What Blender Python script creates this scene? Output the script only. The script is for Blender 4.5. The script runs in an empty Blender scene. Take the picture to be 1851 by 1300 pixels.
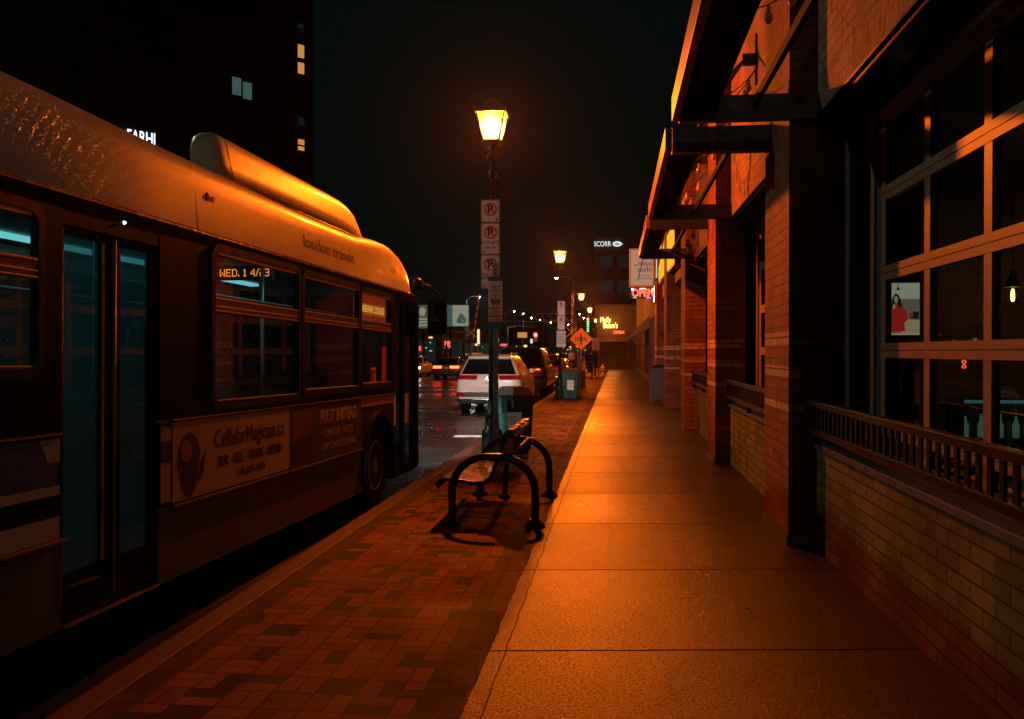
import bpy, bmesh, math, random
from mathutils import Vector, Matrix
R = math.radians
random.seed(7)
S = bpy.context.scene
COL = S.collection

# ------------------------------------------------------------------ camera, world, exposure
cam = bpy.data.cameras.new("camera")
cam.sensor_width = 36.0
cam.lens = 36.0 * 1600.0 / 1851.0
cam.clip_start = 0.05
cam.clip_end = 2000
camo = bpy.data.objects.new("camera", cam)
COL.objects.link(camo)
camo.location = (0, 0, 1.65)
camo.rotation_euler = (R(90 - 0.501), 0, R(6.719))
S.camera = camo

w = bpy.data.worlds.new("World"); S.world = w; w.use_nodes = True
wn = w.node_tree.nodes; wl = w.node_tree.links
bg = wn["Background"]
sky = wn.new("ShaderNodeTexSky"); sky.sky_type = 'NISHITA'; sky.sun_disc = False
sky.sun_elevation = R(-5); sky.sun_rotation = R(200)
mx = wn.new("ShaderNodeMixRGB"); mx.inputs[0].default_value = 0.12
mx.inputs[1].default_value = (0.010, 0.055, 0.048, 1)
wl.new(sky.outputs[0], mx.inputs[2]); wl.new(mx.outputs[0], bg.inputs[0])
bg.inputs[1].default_value = 0.06
vs = S.view_settings
vs.view_transform = 'Standard'; vs.look = 'None'; vs.exposure = 0.0; vs.gamma = 1.0; vs.use_curve_mapping = False
S.cycles.use_denoising = True
S.cycles.denoiser = 'OPENIMAGEDENOISE'
S.cycles.denoising_input_passes = 'RGB_ALBEDO_NORMAL'
S.cycles.denoising_prefilter = 'NONE'
S.cycles.max_bounces = 8
S.cycles.transparent_max_bounces = 16
S.cycles.sample_clamp_indirect = 3.0
S.cycles.use_light_tree = True
S.cycles.caustics_reflective = False
S.cycles.caustics_refractive = False

# ------------------------------------------------------------------ helpers
class MB:
    """collects shapes in one bmesh"""
    def __init__(s): s.bm = bmesh.new()
    def quad(s, pts):
        f = s.bm.faces.new([s.bm.verts.new(p) for p in pts]); return f
    def box(s, x0, x1, y0, y1, z0, z1, bev=0):
        if x0 > x1: x0, x1 = x1, x0
        if y0 > y1: y0, y1 = y1, y0
        if z0 > z1: z0, z1 = z1, z0
        v = [s.bm.verts.new(p) for p in ((x0,y0,z0),(x1,y0,z0),(x1,y1,z0),(x0,y1,z0),(x0,y0,z1),(x1,y0,z1),(x1,y1,z1),(x0,y1,z1))]
        fs = [s.bm.faces.new([v[i] for i in q]) for q in ((0,3,2,1),(4,5,6,7),(0,1,5,4),(1,2,6,5),(2,3,7,6),(3,0,4,7))]
        if bev:
            es = {e for f in fs for e in f.edges}
            bmesh.ops.bevel(s.bm, geom=list(es), offset=bev, segments=2, affect='EDGES', profile=0.6)
        return s
    def prism(s, pts, axis, a, b):
        """closed polygon pts (2D) extruded along axis from a to b. axis x: pts are (y,z); y: (x,z); z: (x,y)"""
        def P(p, t):
            return {'x': (t, p[0], p[1]), 'y': (p[0], t, p[1]), 'z': (p[0], p[1], t)}[axis]
        va = [s.bm.verts.new(P(p, a)) for p in pts]; vb = [s.bm.verts.new(P(p, b)) for p in pts]
        n = len(pts)
        s.bm.faces.new(va[::-1]); s.bm.faces.new(vb)
        for i in range(n):
            s.bm.faces.new((va[i], va[(i+1) % n], vb[(i+1) % n], vb[i]))
        return s
    def ring(s, outer, inner, axis, a, b):
        def P(p, t):
            return {'x': (t, p[0], p[1]), 'y': (p[0], t, p[1]), 'z': (p[0], p[1], t)}[axis]
        n = len(outer)
        oa = [s.bm.verts.new(P(p, a)) for p in outer]; ob = [s.bm.verts.new(P(p, b)) for p in outer]
        ia = [s.bm.verts.new(P(p, a)) for p in inner]; ib = [s.bm.verts.new(P(p, b)) for p in inner]
        for i in range(n):
            j = (i+1) % n
            for q in ((oa[i], oa[j], ob[j], ob[i]), (ia[j], ia[i], ib[i], ib[j]), (oa[j], oa[i], ia[i], ia[j]), (ob[i], ob[j], ib[j], ib[i])):
                s.bm.faces.new(q)
        return s
    def tube(s, path, r, n=10, caps=True):
        path = [Vector(p) for p in path]
        rr = r if isinstance(r, (list, tuple)) else [r]*len(path)
        rings = []; prev = None
        for i, p in enumerate(path):
            t = (path[min(i+1, len(path)-1)] - path[max(i-1, 0)]).normalized()
            if prev is None:
                a = Vector((0,0,1)) if abs(t.z) < 0.9 else Vector((1,0,0))
                u = t.cross(a).normalized()
            else:
                u = (prev - t*prev.dot(t)).normalized()
            prev = u; v = t.cross(u)
            rings.append([s.bm.verts.new(p + (u*math.cos(2*math.pi*k/n) + v*math.sin(2*math.pi*k/n))*rr[i]) for k in range(n)])
        for a, b in zip(rings, rings[1:]):
            for k in range(n):
                f = s.bm.faces.new((a[k], a[(k+1) % n], b[(k+1) % n], b[k])); f.smooth = True
        if caps:
            s.bm.faces.new(rings[0][::-1]); s.bm.faces.new(rings[-1])
        return s
    def lathe(s, prof, c=(0,0,0), n=20, axis='z', a0=0.0):
        rings = []
        for (r, h) in prof:
            ring = []
            for k in range(n):
                a = 2*math.pi*k/n + a0
                x, y = r*math.cos(a), r*math.sin(a)
                p = {'z': (x, y, h), 'x': (h, x, y), 'y': (x, h, y)}[axis]
                ring.append(s.bm.verts.new((p[0]+c[0], p[1]+c[1], p[2]+c[2])))
            rings.append(ring)
        for a, b in zip(rings, rings[1:]):
            for k in range(n):
                f = s.bm.faces.new((a[k], a[(k+1) % n], b[(k+1) % n], b[k])); f.smooth = n > 8
        s.bm.faces.new(rings[0][::-1]); s.bm.faces.new(rings[-1])
        return s
    def grid(s, rows, smooth=True, close=False):
        """rows: list of rows of points"""
        vr = [[s.bm.verts.new(p) for p in r] for r in rows]
        for a, b in zip(vr, vr[1:]):
            m = len(a)
            for k in range(m if close else m-1):
                f = s.bm.faces.new((a[k], a[(k+1) % m], b[(k+1) % m], b[k])); f.smooth = smooth
        return vr

def origin_of(parent):
    o = Vector((0,0,0)); p = parent
    while p is not None:
        o += Vector(p.location); p = p.parent
    return o

def obj(name, mb, mat, parent=None, world=False, loc=None):
    bmesh.ops.recalc_face_normals(mb.bm, faces=mb.bm.faces[:])
    me = bpy.data.meshes.new(name)
    if world and parent is not None:
        o = origin_of(parent)
        bmesh.ops.translate(mb.bm, verts=mb.bm.verts[:], vec=-o)
    if loc is not None:
        bmesh.ops.translate(mb.bm, verts=mb.bm.verts[:], vec=-Vector(loc))
    mb.bm.to_mesh(me); mb.bm.free()
    me.materials.append(mat)
    ob = bpy.data.objects.new(name, me); COL.objects.link(ob)
    if parent is not None: ob.parent = parent
    if loc is not None: ob.location = loc
    return ob

def thing(name, label, cat, loc=(0,0,0), rotz=0, group=None):
    o = bpy.data.objects.new(name, None); COL.objects.link(o)
    o.empty_display_size = 0.2
    o.location = loc; o.rotation_euler = (0, 0, rotz)
    o['label'] = label; o['category'] = cat
    if group: o['group'] = group
    return o

def tag(o, label=None, cat=None, group=None, kind=None):
    if label: o['label'] = label
    if cat: o['category'] = cat
    if group: o['group'] = group
    if kind: o['kind'] = kind
    return o

def dup(root, loc=None, rotz=None, label=None):
    r = root.copy(); COL.objects.link(r)
    if loc is not None: r.location = loc
    if rotz is not None: r.rotation_euler = (0, 0, rotz)
    if label: r['label'] = label
    def rec(a, b):
        for ch in [c for c in bpy.data.objects if c.parent == a]:
            c = ch.copy(); COL.objects.link(c); c.parent = b
            rec(ch, c)
    rec(root, r)
    return r

def text(body, size, loc, mat, parent, face='-y', align='CENTER', sx=1.0, ext=0.002, name='lettering', bold=0.0, world=False, rot=None):
    c = bpy.data.curves.new(name, 'FONT'); c.body = body; c.size = size
    c.align_x = align; c.align_y = 'CENTER'; c.extrude = ext; c.offset = bold
    c.materials.append(mat)
    o = bpy.data.objects.new(name, c); COL.objects.link(o)
    o.rotation_euler = rot if rot else {'-y': (R(90), 0, 0), '+x': (R(90), 0, R(90)), '-x': (R(90), 0, R(-90))}[face]
    o.scale = (sx, 1, 1)
    if parent is not None:
        o.parent = parent
        if world: loc = Vector(loc) - origin_of(parent)
    o.location = loc
    return o

def rrect(cx, cy, w_, h_, r, n=5):
    pts = []
    for (sx, sy, a0) in ((1, 1, 0), (-1, 1, 90), (-1, -1, 180), (1, -1, 270)):
        for k in range(n+1):
            a = R(a0 + 90*k/n)
            pts.append((cx + sx*(w_/2-r) + r*math.cos(a), cy + sy*(h_/2-r) + r*math.sin(a)))
    return pts

# ------------------------------------------------------------------ materials
M = {}
def mat(name, col, rough=0.5, metal=0.0, noise=0.0, nscale=8.0, bump=0.0, bscale=60.0, coat=0.0, rvar=0.0, emit=None, estr=0.0, spec=None):
    m = bpy.data.materials.new(name); m.use_nodes = True
    nt = m.node_tree; N = nt.nodes; L = nt.links
    b = N["Principled BSDF"]
    b.inputs["Roughness"].default_value = rough; b.inputs["Metallic"].default_value = metal
    if spec is not None: b.inputs["Specular IOR Level"].default_value = spec
    if coat: b.inputs["Coat Weight"].default_value = coat; b.inputs["Coat Roughness"].default_value = 0.08
    tc = N.new("ShaderNodeTexCoord")
    if noise > 0 or rvar > 0:
        n = N.new("ShaderNodeTexNoise"); n.inputs["Scale"].default_value = nscale; n.inputs["Detail"].default_value = 6
        L.new(tc.outputs["Object"], n.inputs["Vector"])
        hi = tuple(min(1, c*(1+noise)) for c in col) + (1,); lo = tuple(c*(1-noise) for c in col) + (1,)
        cr = N.new("ShaderNodeValToRGB"); cr.color_ramp.elements[0].color = lo; cr.color_ramp.elements[1].color = hi
        cr.color_ramp.elements[0].position = 0.3; cr.color_ramp.elements[1].position = 0.7
        L.new(n.outputs["Fac"], cr.inputs[0]); L.new(cr.outputs[0], b.inputs["Base Color"])
        if rvar > 0:
            mr = N.new("ShaderNodeMapRange"); mr.inputs[1].default_value = 0.3; mr.inputs[2].default_value = 0.7
            mr.inputs[3].default_value = max(0.02, rough-rvar); mr.inputs[4].default_value = min(1, rough+rvar)
            L.new(n.outputs["Fac"], mr.inputs[0]); L.new(mr.outputs[0], b.inputs["Roughness"])
    else:
        b.inputs["Base Color"].default_value = (*col, 1)
    if bump > 0:
        n2 = N.new("ShaderNodeTexNoise"); n2.inputs["Scale"].default_value = bscale; n2.inputs["Detail"].default_value = 4
        L.new(tc.outputs["Object"], n2.inputs["Vector"])
        bp = N.new("ShaderNodeBump"); bp.inputs["Strength"].default_value = bump; bp.inputs["Distance"].default_value = 0.01
        L.new(n2.outputs["Fac"], bp.inputs["Height"]); L.new(bp.outputs[0], b.inputs["Normal"])
    if emit is not None:
        b.inputs["Emission Color"].default_value = (*emit, 1); b.inputs["Emission Strength"].default_value = estr
    M[name] = m
    return m

def emis(name, col, s):
    m = bpy.data.materials.new(name); m.use_nodes = True
    N = m.node_tree.nodes; L = m.node_tree.links
    for n in list(N): N.remove(n)
    e = N.new("ShaderNodeEmission"); e.inputs[0].default_value = (*col, 1); e.inputs[1].default_value = s
    o = N.new("ShaderNodeOutputMaterial"); L.new(e.outputs[0], o.inputs[0])
    m.cycles.emission_sampling = 'NONE'
    M[name] = m; return m

def lamp_glass(name, col, s):
    """clear glowing glass: shines itself and lets the lamp's light through"""
    m = emis(name, col, s); N = m.node_tree.nodes; L = m.node_tree.links
    e = [n for n in N if n.type == 'EMISSION'][0]; o = [n for n in N if n.type == 'OUTPUT_MATERIAL'][0]
    t = N.new("ShaderNodeBsdfTransparent"); a = N.new("ShaderNodeAddShader")
    L.new(e.outputs[0], a.inputs[0]); L.new(t.outputs[0], a.inputs[1]); L.new(a.outputs[0], o.inputs[0])
    return m

def point(name, col, power, r, loc, parent):
    d = bpy.data.lights.new(name, 'POINT'); d.energy = power; d.color = col; d.shadow_soft_size = r
    o = bpy.data.objects.new(name, d); COL.objects.link(o); o.parent = parent; o.location = loc
    return o

def glass(name, tint=(0.75, 0.85, 0.85), dirt=0.0, dirtcol=(0.3, 0.4, 0.4), rough=0.02, refl=0.45):
    m = bpy.data.materials.new(name); m.use_nodes = True
    N = m.node_tree.nodes; L = m.node_tree.links
    for n in list(N): N.remove(n)
    t = N.new("ShaderNodeBsdfTransparent"); t.inputs[0].default_value = (*tint, 1)
    g = N.new("ShaderNodeBsdfGlossy"); g.inputs["Roughness"].default_value = rough; g.inputs[0].default_value = (1, 1, 1, 1)
    lw = N.new("ShaderNodeLayerWeight"); lw.inputs[0].default_value = 0.5
    pw = N.new("ShaderNodeMath"); pw.operation = 'POWER'; pw.inputs[1].default_value = 4.0; L.new(lw.outputs["Facing"], pw.inputs[0])
    f = N.new("ShaderNodeMath"); f.operation = 'MULTIPLY_ADD'; f.inputs[1].default_value = refl; f.inputs[2].default_value = 0.02; L.new(pw.outputs[0], f.inputs[0])
    mxs = N.new("ShaderNodeMixShader"); L.new(f.outputs[0], mxs.inputs[0]); L.new(g.outputs[0], mxs.inputs[2])
    if dirt > 0:
        d = N.new("ShaderNodeBsdfDiffuse"); d.inputs[0].default_value = (*dirtcol, 1)
        tr = N.new("ShaderNodeBsdfTranslucent"); tr.inputs[0].default_value = (*dirtcol, 1)
        m1 = N.new("ShaderNodeMixShader"); m1.inputs[0].default_value = 0.6; L.new(d.outputs[0], m1.inputs[1]); L.new(tr.outputs[0], m1.inputs[2])
        m2 = N.new("ShaderNodeMixShader")
        tc = N.new("ShaderNodeTexCoord"); nz = N.new("ShaderNodeTexNoise"); nz.inputs["Scale"].default_value = 3.0; nz.inputs["Detail"].default_value = 5
        L.new(tc.outputs["Object"], nz.inputs["Vector"])
        mr = N.new("ShaderNodeMapRange"); mr.inputs[1].default_value = 0.3; mr.inputs[2].default_value = 0.7
        mr.inputs[3].default_value = dirt*0.6; mr.inputs[4].default_value = dirt*1.2
        L.new(nz.outputs["Fac"], mr.inputs[0]); L.new(mr.outputs[0], m2.inputs[0])
        L.new(t.outputs[0], m2.inputs[1]); L.new(m1.outputs[0], m2.inputs[2]); L.new(m2.outputs[0], mxs.inputs[1])
    else:
        L.new(t.outputs[0], mxs.inputs[1])
    o = N.new("ShaderNodeOutputMaterial"); L.new(mxs.outputs[0], o.inputs[0])
    M[name] = m; return m

def droplet_paint(name, col, rough=0.3, strength=0.5, scale=70.0, dark=None):
    """painted metal covered in rain drops"""
    m = mat(name, col, rough=rough, noise=0.06, nscale=2.0, coat=0.2)
    N = m.node_tree.nodes; L = m.node_tree.links; b = N["Principled BSDF"]
    tc = N.new("ShaderNodeTexCoord"); v = N.new("ShaderNodeTexVoronoi"); v.inputs["Scale"].default_value = scale
    nz = N.new("ShaderNodeTexNoise"); nz.inputs["Scale"].default_value = 2.2; nz.inputs["Detail"].default_value = 3
    L.new(tc.outputs["Object"], v.inputs["Vector"]); L.new(tc.outputs["Object"], nz.inputs["Vector"])
    mr = N.new("ShaderNodeMapRange"); mr.inputs[1].default_value = 0.0; mr.inputs[2].default_value = 0.32
    mr.inputs[3].default_value = 1.0; mr.inputs[4].default_value = 0.0
    L.new(v.outputs["Distance"], mr.inputs[0])
    mk = N.new("ShaderNodeMapRange"); mk.inputs[1].default_value = 0.2; mk.inputs[2].default_value = 0.45
    L.new(nz.outputs["Fac"], mk.inputs[0])
    mu = N.new("ShaderNodeMath"); mu.operation = 'MULTIPLY'; L.new(mr.outputs[0], mu.inputs[0]); L.new(mk.outputs[0], mu.inputs[1])
    sep = N.new("ShaderNodeSeparateColor"); L.new(v.outputs["Color"], sep.inputs[0])
    gt = N.new("ShaderNodeMath"); gt.operation = 'GREATER_THAN'; gt.inputs[1].default_value = 0.55; L.new(sep.outputs[0], gt.inputs[0])
    mu2 = N.new("ShaderNodeMath"); mu2.operation = 'MULTIPLY'; L.new(mu.outputs[0], mu2.inputs[0]); L.new(gt.outputs[0], mu2.inputs[1])
    bp = N.new("ShaderNodeBump"); bp.inputs["Strength"].default_value = strength; bp.inputs["Distance"].default_value = 0.006
    L.new(mu2.outputs[0], bp.inputs["Height"]); L.new(bp.outputs[0], b.inputs["Normal"]); L.new(bp.outputs[0], b.inputs["Coat Normal"])
    return m

def brick_mat(name, c1, c2, mortar, bw=0.3, bh=0.0935, ms=0.008, bands=None, rough=0.75, soldier=False):
    """bricks laid on vertical axis aligned walls; u runs along X+Y, v along Z"""
    m = bpy.data.materials.new(name); m.use_nodes = True
    N = m.node_tree.nodes; L = m.node_tree.links; b = N["Principled BSDF"]; b.inputs["Roughness"].default_value = rough; b.inputs["Specular IOR Level"].default_value = 0.15
    g = N.new("ShaderNodeNewGeometry"); sp = N.new("ShaderNodeSeparateXYZ"); L.new(g.outputs["Position"], sp.inputs[0])
    ad = N.new("ShaderNodeMath"); ad.operation = 'ADD'; L.new(sp.outputs[0], ad.inputs[0]); L.new(sp.outputs[1], ad.inputs[1])
    cb = N.new("ShaderNodeCombineXYZ")
    if soldier: L.new(sp.outputs[2], cb.inputs[0]); L.new(ad.outputs[0], cb.inputs[1])
    else: L.new(ad.outputs[0], cb.inputs[0]); L.new(sp.outputs[2], cb.inputs[1])
    br = N.new("ShaderNodeTexBrick"); L.new(cb.outputs[0], br.inputs["Vector"])
    br.inputs["Scale"].default_value = 1.0; br.inputs["Brick Width"].default_value = bw; br.inputs["Row Height"].default_value = bh
    br.inputs["Mortar Size"].default_value = ms; br.inputs["Mortar Smooth"].default_value = 0.15
    br.inputs["Color1"].default_value = (0, 0, 0, 1); br.inputs["Color2"].default_value = (1, 1, 1, 1); br.inputs["Mortar"].default_value = (0.5, 0.5, 0.5, 1)
    cr = N.new("ShaderNodeValToRGB"); cr.color_ramp.elements[0].color = (*c1, 1); cr.color_ramp.elements[1].color = (*c2, 1)
    L.new(br.outputs["Color"], cr.inputs[0])
    colout = cr.outputs[0]
    if bands:
        bc1, bc2, ranges = bands
        acc = None
        for (z0, z1) in ranges:
            cpm = N.new("ShaderNodeMath"); cpm.operation = 'COMPARE'; cpm.inputs[1].default_value = (z0+z1)/2; cpm.inputs[2].default_value = (z1-z0)/2
            L.new(sp.outputs[2], cpm.inputs[0])
            if acc is None: acc = cpm
            else:
                mxm = N.new("ShaderNodeMath"); mxm.operation = 'MAXIMUM'; L.new(acc.outputs[0], mxm.inputs[0]); L.new(cpm.outputs[0], mxm.inputs[1]); acc = mxm
        cr2 = N.new("ShaderNodeValToRGB"); cr2.color_ramp.elements[0].color = (*bc1, 1); cr2.color_ramp.elements[1].color = (*bc2, 1)
        L.new(br.outputs["Color"], cr2.inputs[0])
        mb_ = N.new("ShaderNodeMixRGB"); L.new(acc.outputs[0], mb_.inputs[0]); L.new(colout, mb_.inputs[1]); L.new(cr2.outputs[0], mb_.inputs[2])
        colout = mb_.outputs[0]
    nz = N.new("ShaderNodeTexNoise"); nz.inputs["Scale"].default_value = 9; nz.inputs["Detail"].default_value = 8
    L.new(g.outputs["Position"], nz.inputs["Vector"])
    mm = N.new("ShaderNodeMixRGB"); mm.blend_type = 'MULTIPLY'; mm.inputs[0].default_value = 0.45
    L.new(colout, mm.inputs[1]); L.new(nz.outputs["Fac"], mm.inputs[2])
    st = N.new("ShaderNodeTexNoise"); st.inputs["Scale"].default_value = 1.1; st.inputs["Detail"].default_value = 9; st.inputs["Roughness"].default_value = 0.65
    L.new(g.outputs["Position"], st.inputs["Vector"])
    sr = N.new("ShaderNodeMapRange"); sr.inputs[1].default_value = 0.35; sr.inputs[2].default_value = 0.62; sr.inputs[3].default_value = 0.5; sr.inputs[4].default_value = 1.15; L.new(st.outputs["Fac"], sr.inputs[0])
    ms2 = N.new("ShaderNodeMixRGB"); ms2.blend_type = 'MULTIPLY'; ms2.inputs[0].default_value = 1.0; L.new(mm.outputs[0], ms2.inputs[1]); L.new(sr.outputs[0], ms2.inputs[2])
    m3 = N.new("ShaderNodeMixRGB"); L.new(br.outputs["Fac"], m3.inputs[0]); L.new(ms2.outputs[0], m3.inputs[1]); m3.inputs[2].default_value = (*mortar, 1)
    L.new(m3.outputs[0], b.inputs["Base Color"])
    iv = N.new("ShaderNodeMath"); iv.operation = 'SUBTRACT'; iv.inputs[0].default_value = 1.0; L.new(br.outputs["Fac"], iv.inputs[1])
    ns = N.new("ShaderNodeMath"); ns.operation = 'MULTIPLY_ADD'; ns.inputs[1].default_value = 0.35; L.new(nz.outputs["Fac"], ns.inputs[0]); L.new(iv.outputs[0], ns.inputs[2])
    bp = N.new("ShaderNodeBump"); bp.inputs["Strength"].default_value = 0.7; bp.inputs["Distance"].default_value = 0.006
    L.new(ns.outputs[0], bp.inputs["Height"]); L.new(bp.outputs[0], b.inputs["Normal"])
    M[name] = m; return m

def paver_mat():
    m = bpy.data.materials.new("wet_brick_pavers"); m.use_nodes = True
    N = m.node_tree.nodes; L = m.node_tree.links; b = N["Principled BSDF"]
    g = N.new("ShaderNodeNewGeometry"); sp = N.new("ShaderNodeSeparateXYZ"); L.new(g.outputs["Position"], sp.inputs[0])
    def mth(op, a, b_=None, c_=None):
        n = N.new("ShaderNodeMath"); n.operation = op
        for i, v in enumerate((a, b_, c_)):
            if v is None: continue
            if isinstance(v, (int, float)): n.inputs[i].default_value = v
            else: L.new(v, n.inputs[i])
        return n.outputs[0]
    wb = N.new("ShaderNodeTexNoise"); wb.inputs["Scale"].default_value = 5; wb.inputs["Detail"].default_value = 5; L.new(g.outputs["Position"], wb.inputs["Vector"])
    ux = mth('DIVIDE', mth('MULTIPLY_ADD', wb.outputs["Fac"], 0.006, mth('ADD', sp.outputs[0], 20.6)), 0.206)
    uy = mth('DIVIDE', mth('MULTIPLY_ADD', wb.outputs["Fac"], 0.006, mth('ADD', sp.outputs[1], 41.2)), 0.206)
    cx_, cy_ = mth('FLOOR', ux), mth('FLOOR', uy)
    fx, fy = mth('SUBTRACT', ux, cx_), mth('SUBTRACT', uy, cy_)
    par = mth('MODULO', mth('ADD', cx_, cy_), 2.0)
    ipar = mth('SUBTRACT', 1.0, par)
    f = mth('ADD', mth('MULTIPLY', par, fy), mth('MULTIPLY', ipar, fx))          # coordinate across the pair
    half = mth('FLOOR', mth('MULTIPLY', f, 2.0))
    cbv = N.new("ShaderNodeCombineXYZ"); L.new(cx_, cbv.inputs[0]); L.new(cy_, cbv.inputs[1]); L.new(half, cbv.inputs[2])
    wnz = N.new("ShaderNodeTexWhiteNoise"); wnz.noise_dimensions = '3D'; L.new(cbv.outputs[0], wnz.inputs["Vector"])
    def edge(v, w_): return mth('MAXIMUM', mth('LESS_THAN', v, w_), mth('GREATER_THAN', v, 1.0-w_))
    jall = mth('MAXIMUM', mth('MAXIMUM', edge(fx, 0.018), edge(fy, 0.022)), mth('COMPARE', f, 0.5, 0.018))
    tone = wnz.outputs["Value"]
    cr = N.new("ShaderNodeValToRGB"); e = cr.color_ramp
    e.elements[0].position = 0.0; e.elements[0].color = (0.045, 0.035, 0.028, 1)
    e.elements[1].position = 1.0; e.elements[1].color = (0.34, 0.13, 0.065, 1)
    for p, c in ((0.2, (0.065, 0.045, 0.035, 1)), (0.26, (0.2, 0.08, 0.042, 1)), (0.6, (0.27, 0.105, 0.052, 1))):
        k = e.elements.new(p); k.color = c
    L.new(tone, cr.inputs[0])
    # dark soldier border courses on both sides
    acc = None
    for (x0, x1) in ((-0.93, -0.70), (-2.42, -2.22)):
        c = N.new("ShaderNodeMath"); c.operation = 'COMPARE'; c.inputs[1].default_value = (x0+x1)/2; c.inputs[2].default_value = (x1-x0)/2
        L.new(sp.outputs[0], c.inputs[0])
        if acc is None: acc = c
        else:
            q = N.new("ShaderNodeMath"); q.operation = 'MAXIMUM'; L.new(acc.outputs[0], q.inputs[0]); L.new(c.outputs[0], q.inputs[1]); acc = q
    mxb = N.new("ShaderNodeMixRGB"); mxb.inputs[2].default_value = (0.06, 0.045, 0.04, 1)
    f = N.new("ShaderNodeMath"); f.operation = 'MULTIPLY'; f.inputs[1].default_value = 0.75; L.new(acc.outputs[0], f.inputs[0])
    L.new(f.outputs[0], mxb.inputs[0]); L.new(cr.outputs[0], mxb.inputs[1])
    nz = N.new("ShaderNodeTexNoise"); nz.inputs["Scale"].default_value = 1.3; nz.inputs["Detail"].default_value = 8
    L.new(g.outputs["Position"], nz.inputs["Vector"])
    nf = N.new("ShaderNodeTexNoise"); nf.inputs["Scale"].default_value = 220; nf.inputs["Detail"].default_value = 2
    L.new(g.outputs["Position"], nf.inputs["Vector"])
    hv = N.new("ShaderNodeMixRGB"); hv.blend_type = "MULTIPLY"; hv.inputs[0].default_value = 1.0; L.new(mxb.outputs[0], hv.inputs[1]); L.new(mth("MULTIPLY_ADD", wb.outputs["Fac"], 0.6, 0.7), hv.inputs[2])
    mm = N.new("ShaderNodeMixRGB"); mm.blend_type = 'MULTIPLY'; mm.inputs[0].default_value = 0.6
    L.new(hv.outputs[0], mm.inputs[1]); L.new(nz.outputs["Fac"], mm.inputs[2])
    m3 = N.new("ShaderNodeMixRGB"); L.new(jall, m3.inputs[0]); L.new(mm.outputs[0], m3.inputs[1]); m3.inputs[2].default_value = (0.02, 0.018, 0.016, 1)
    L.new(m3.outputs[0], b.inputs["Base Color"])
    mr = N.new("ShaderNodeMapRange"); mr.inputs[1].default_value = 0.3; mr.inputs[2].default_value = 0.7; mr.inputs[3].default_value = 0.6; mr.inputs[4].default_value = 0.85
    L.new(nz.outputs["Fac"], mr.inputs[0]); L.new(mr.outputs[0], b.inputs["Roughness"])
    iv = N.new("ShaderNodeMath"); iv.operation = 'SUBTRACT'; iv.inputs[0].default_value = 1.0; L.new(jall, iv.inputs[1])
    ns = N.new("ShaderNodeMath"); ns.operation = 'MULTIPLY_ADD'; ns.inputs[1].default_value = 0.5; L.new(nf.outputs["Fac"], ns.inputs[0]); L.new(iv.outputs[0], ns.inputs[2])
    # small tilt of each paver
    nt2 = N.new("ShaderNodeMath"); nt2.operation = 'MULTIPLY_ADD'; nt2.inputs[1].default_value = 0.8; L.new(tone, nt2.inputs[0]); L.new(ns.outputs[0], nt2.inputs[2])
    bp = N.new("ShaderNodeBump"); bp.inputs["Strength"].default_value = 0.6; bp.inputs["Distance"].default_value = 0.004
    L.new(nt2.outputs[0], bp.inputs["Height"]); L.new(bp.outputs[0], b.inputs["Normal"])
    b.inputs["Specular IOR Level"].default_value = 0.11
    M["pavers"] = m; return m

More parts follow.
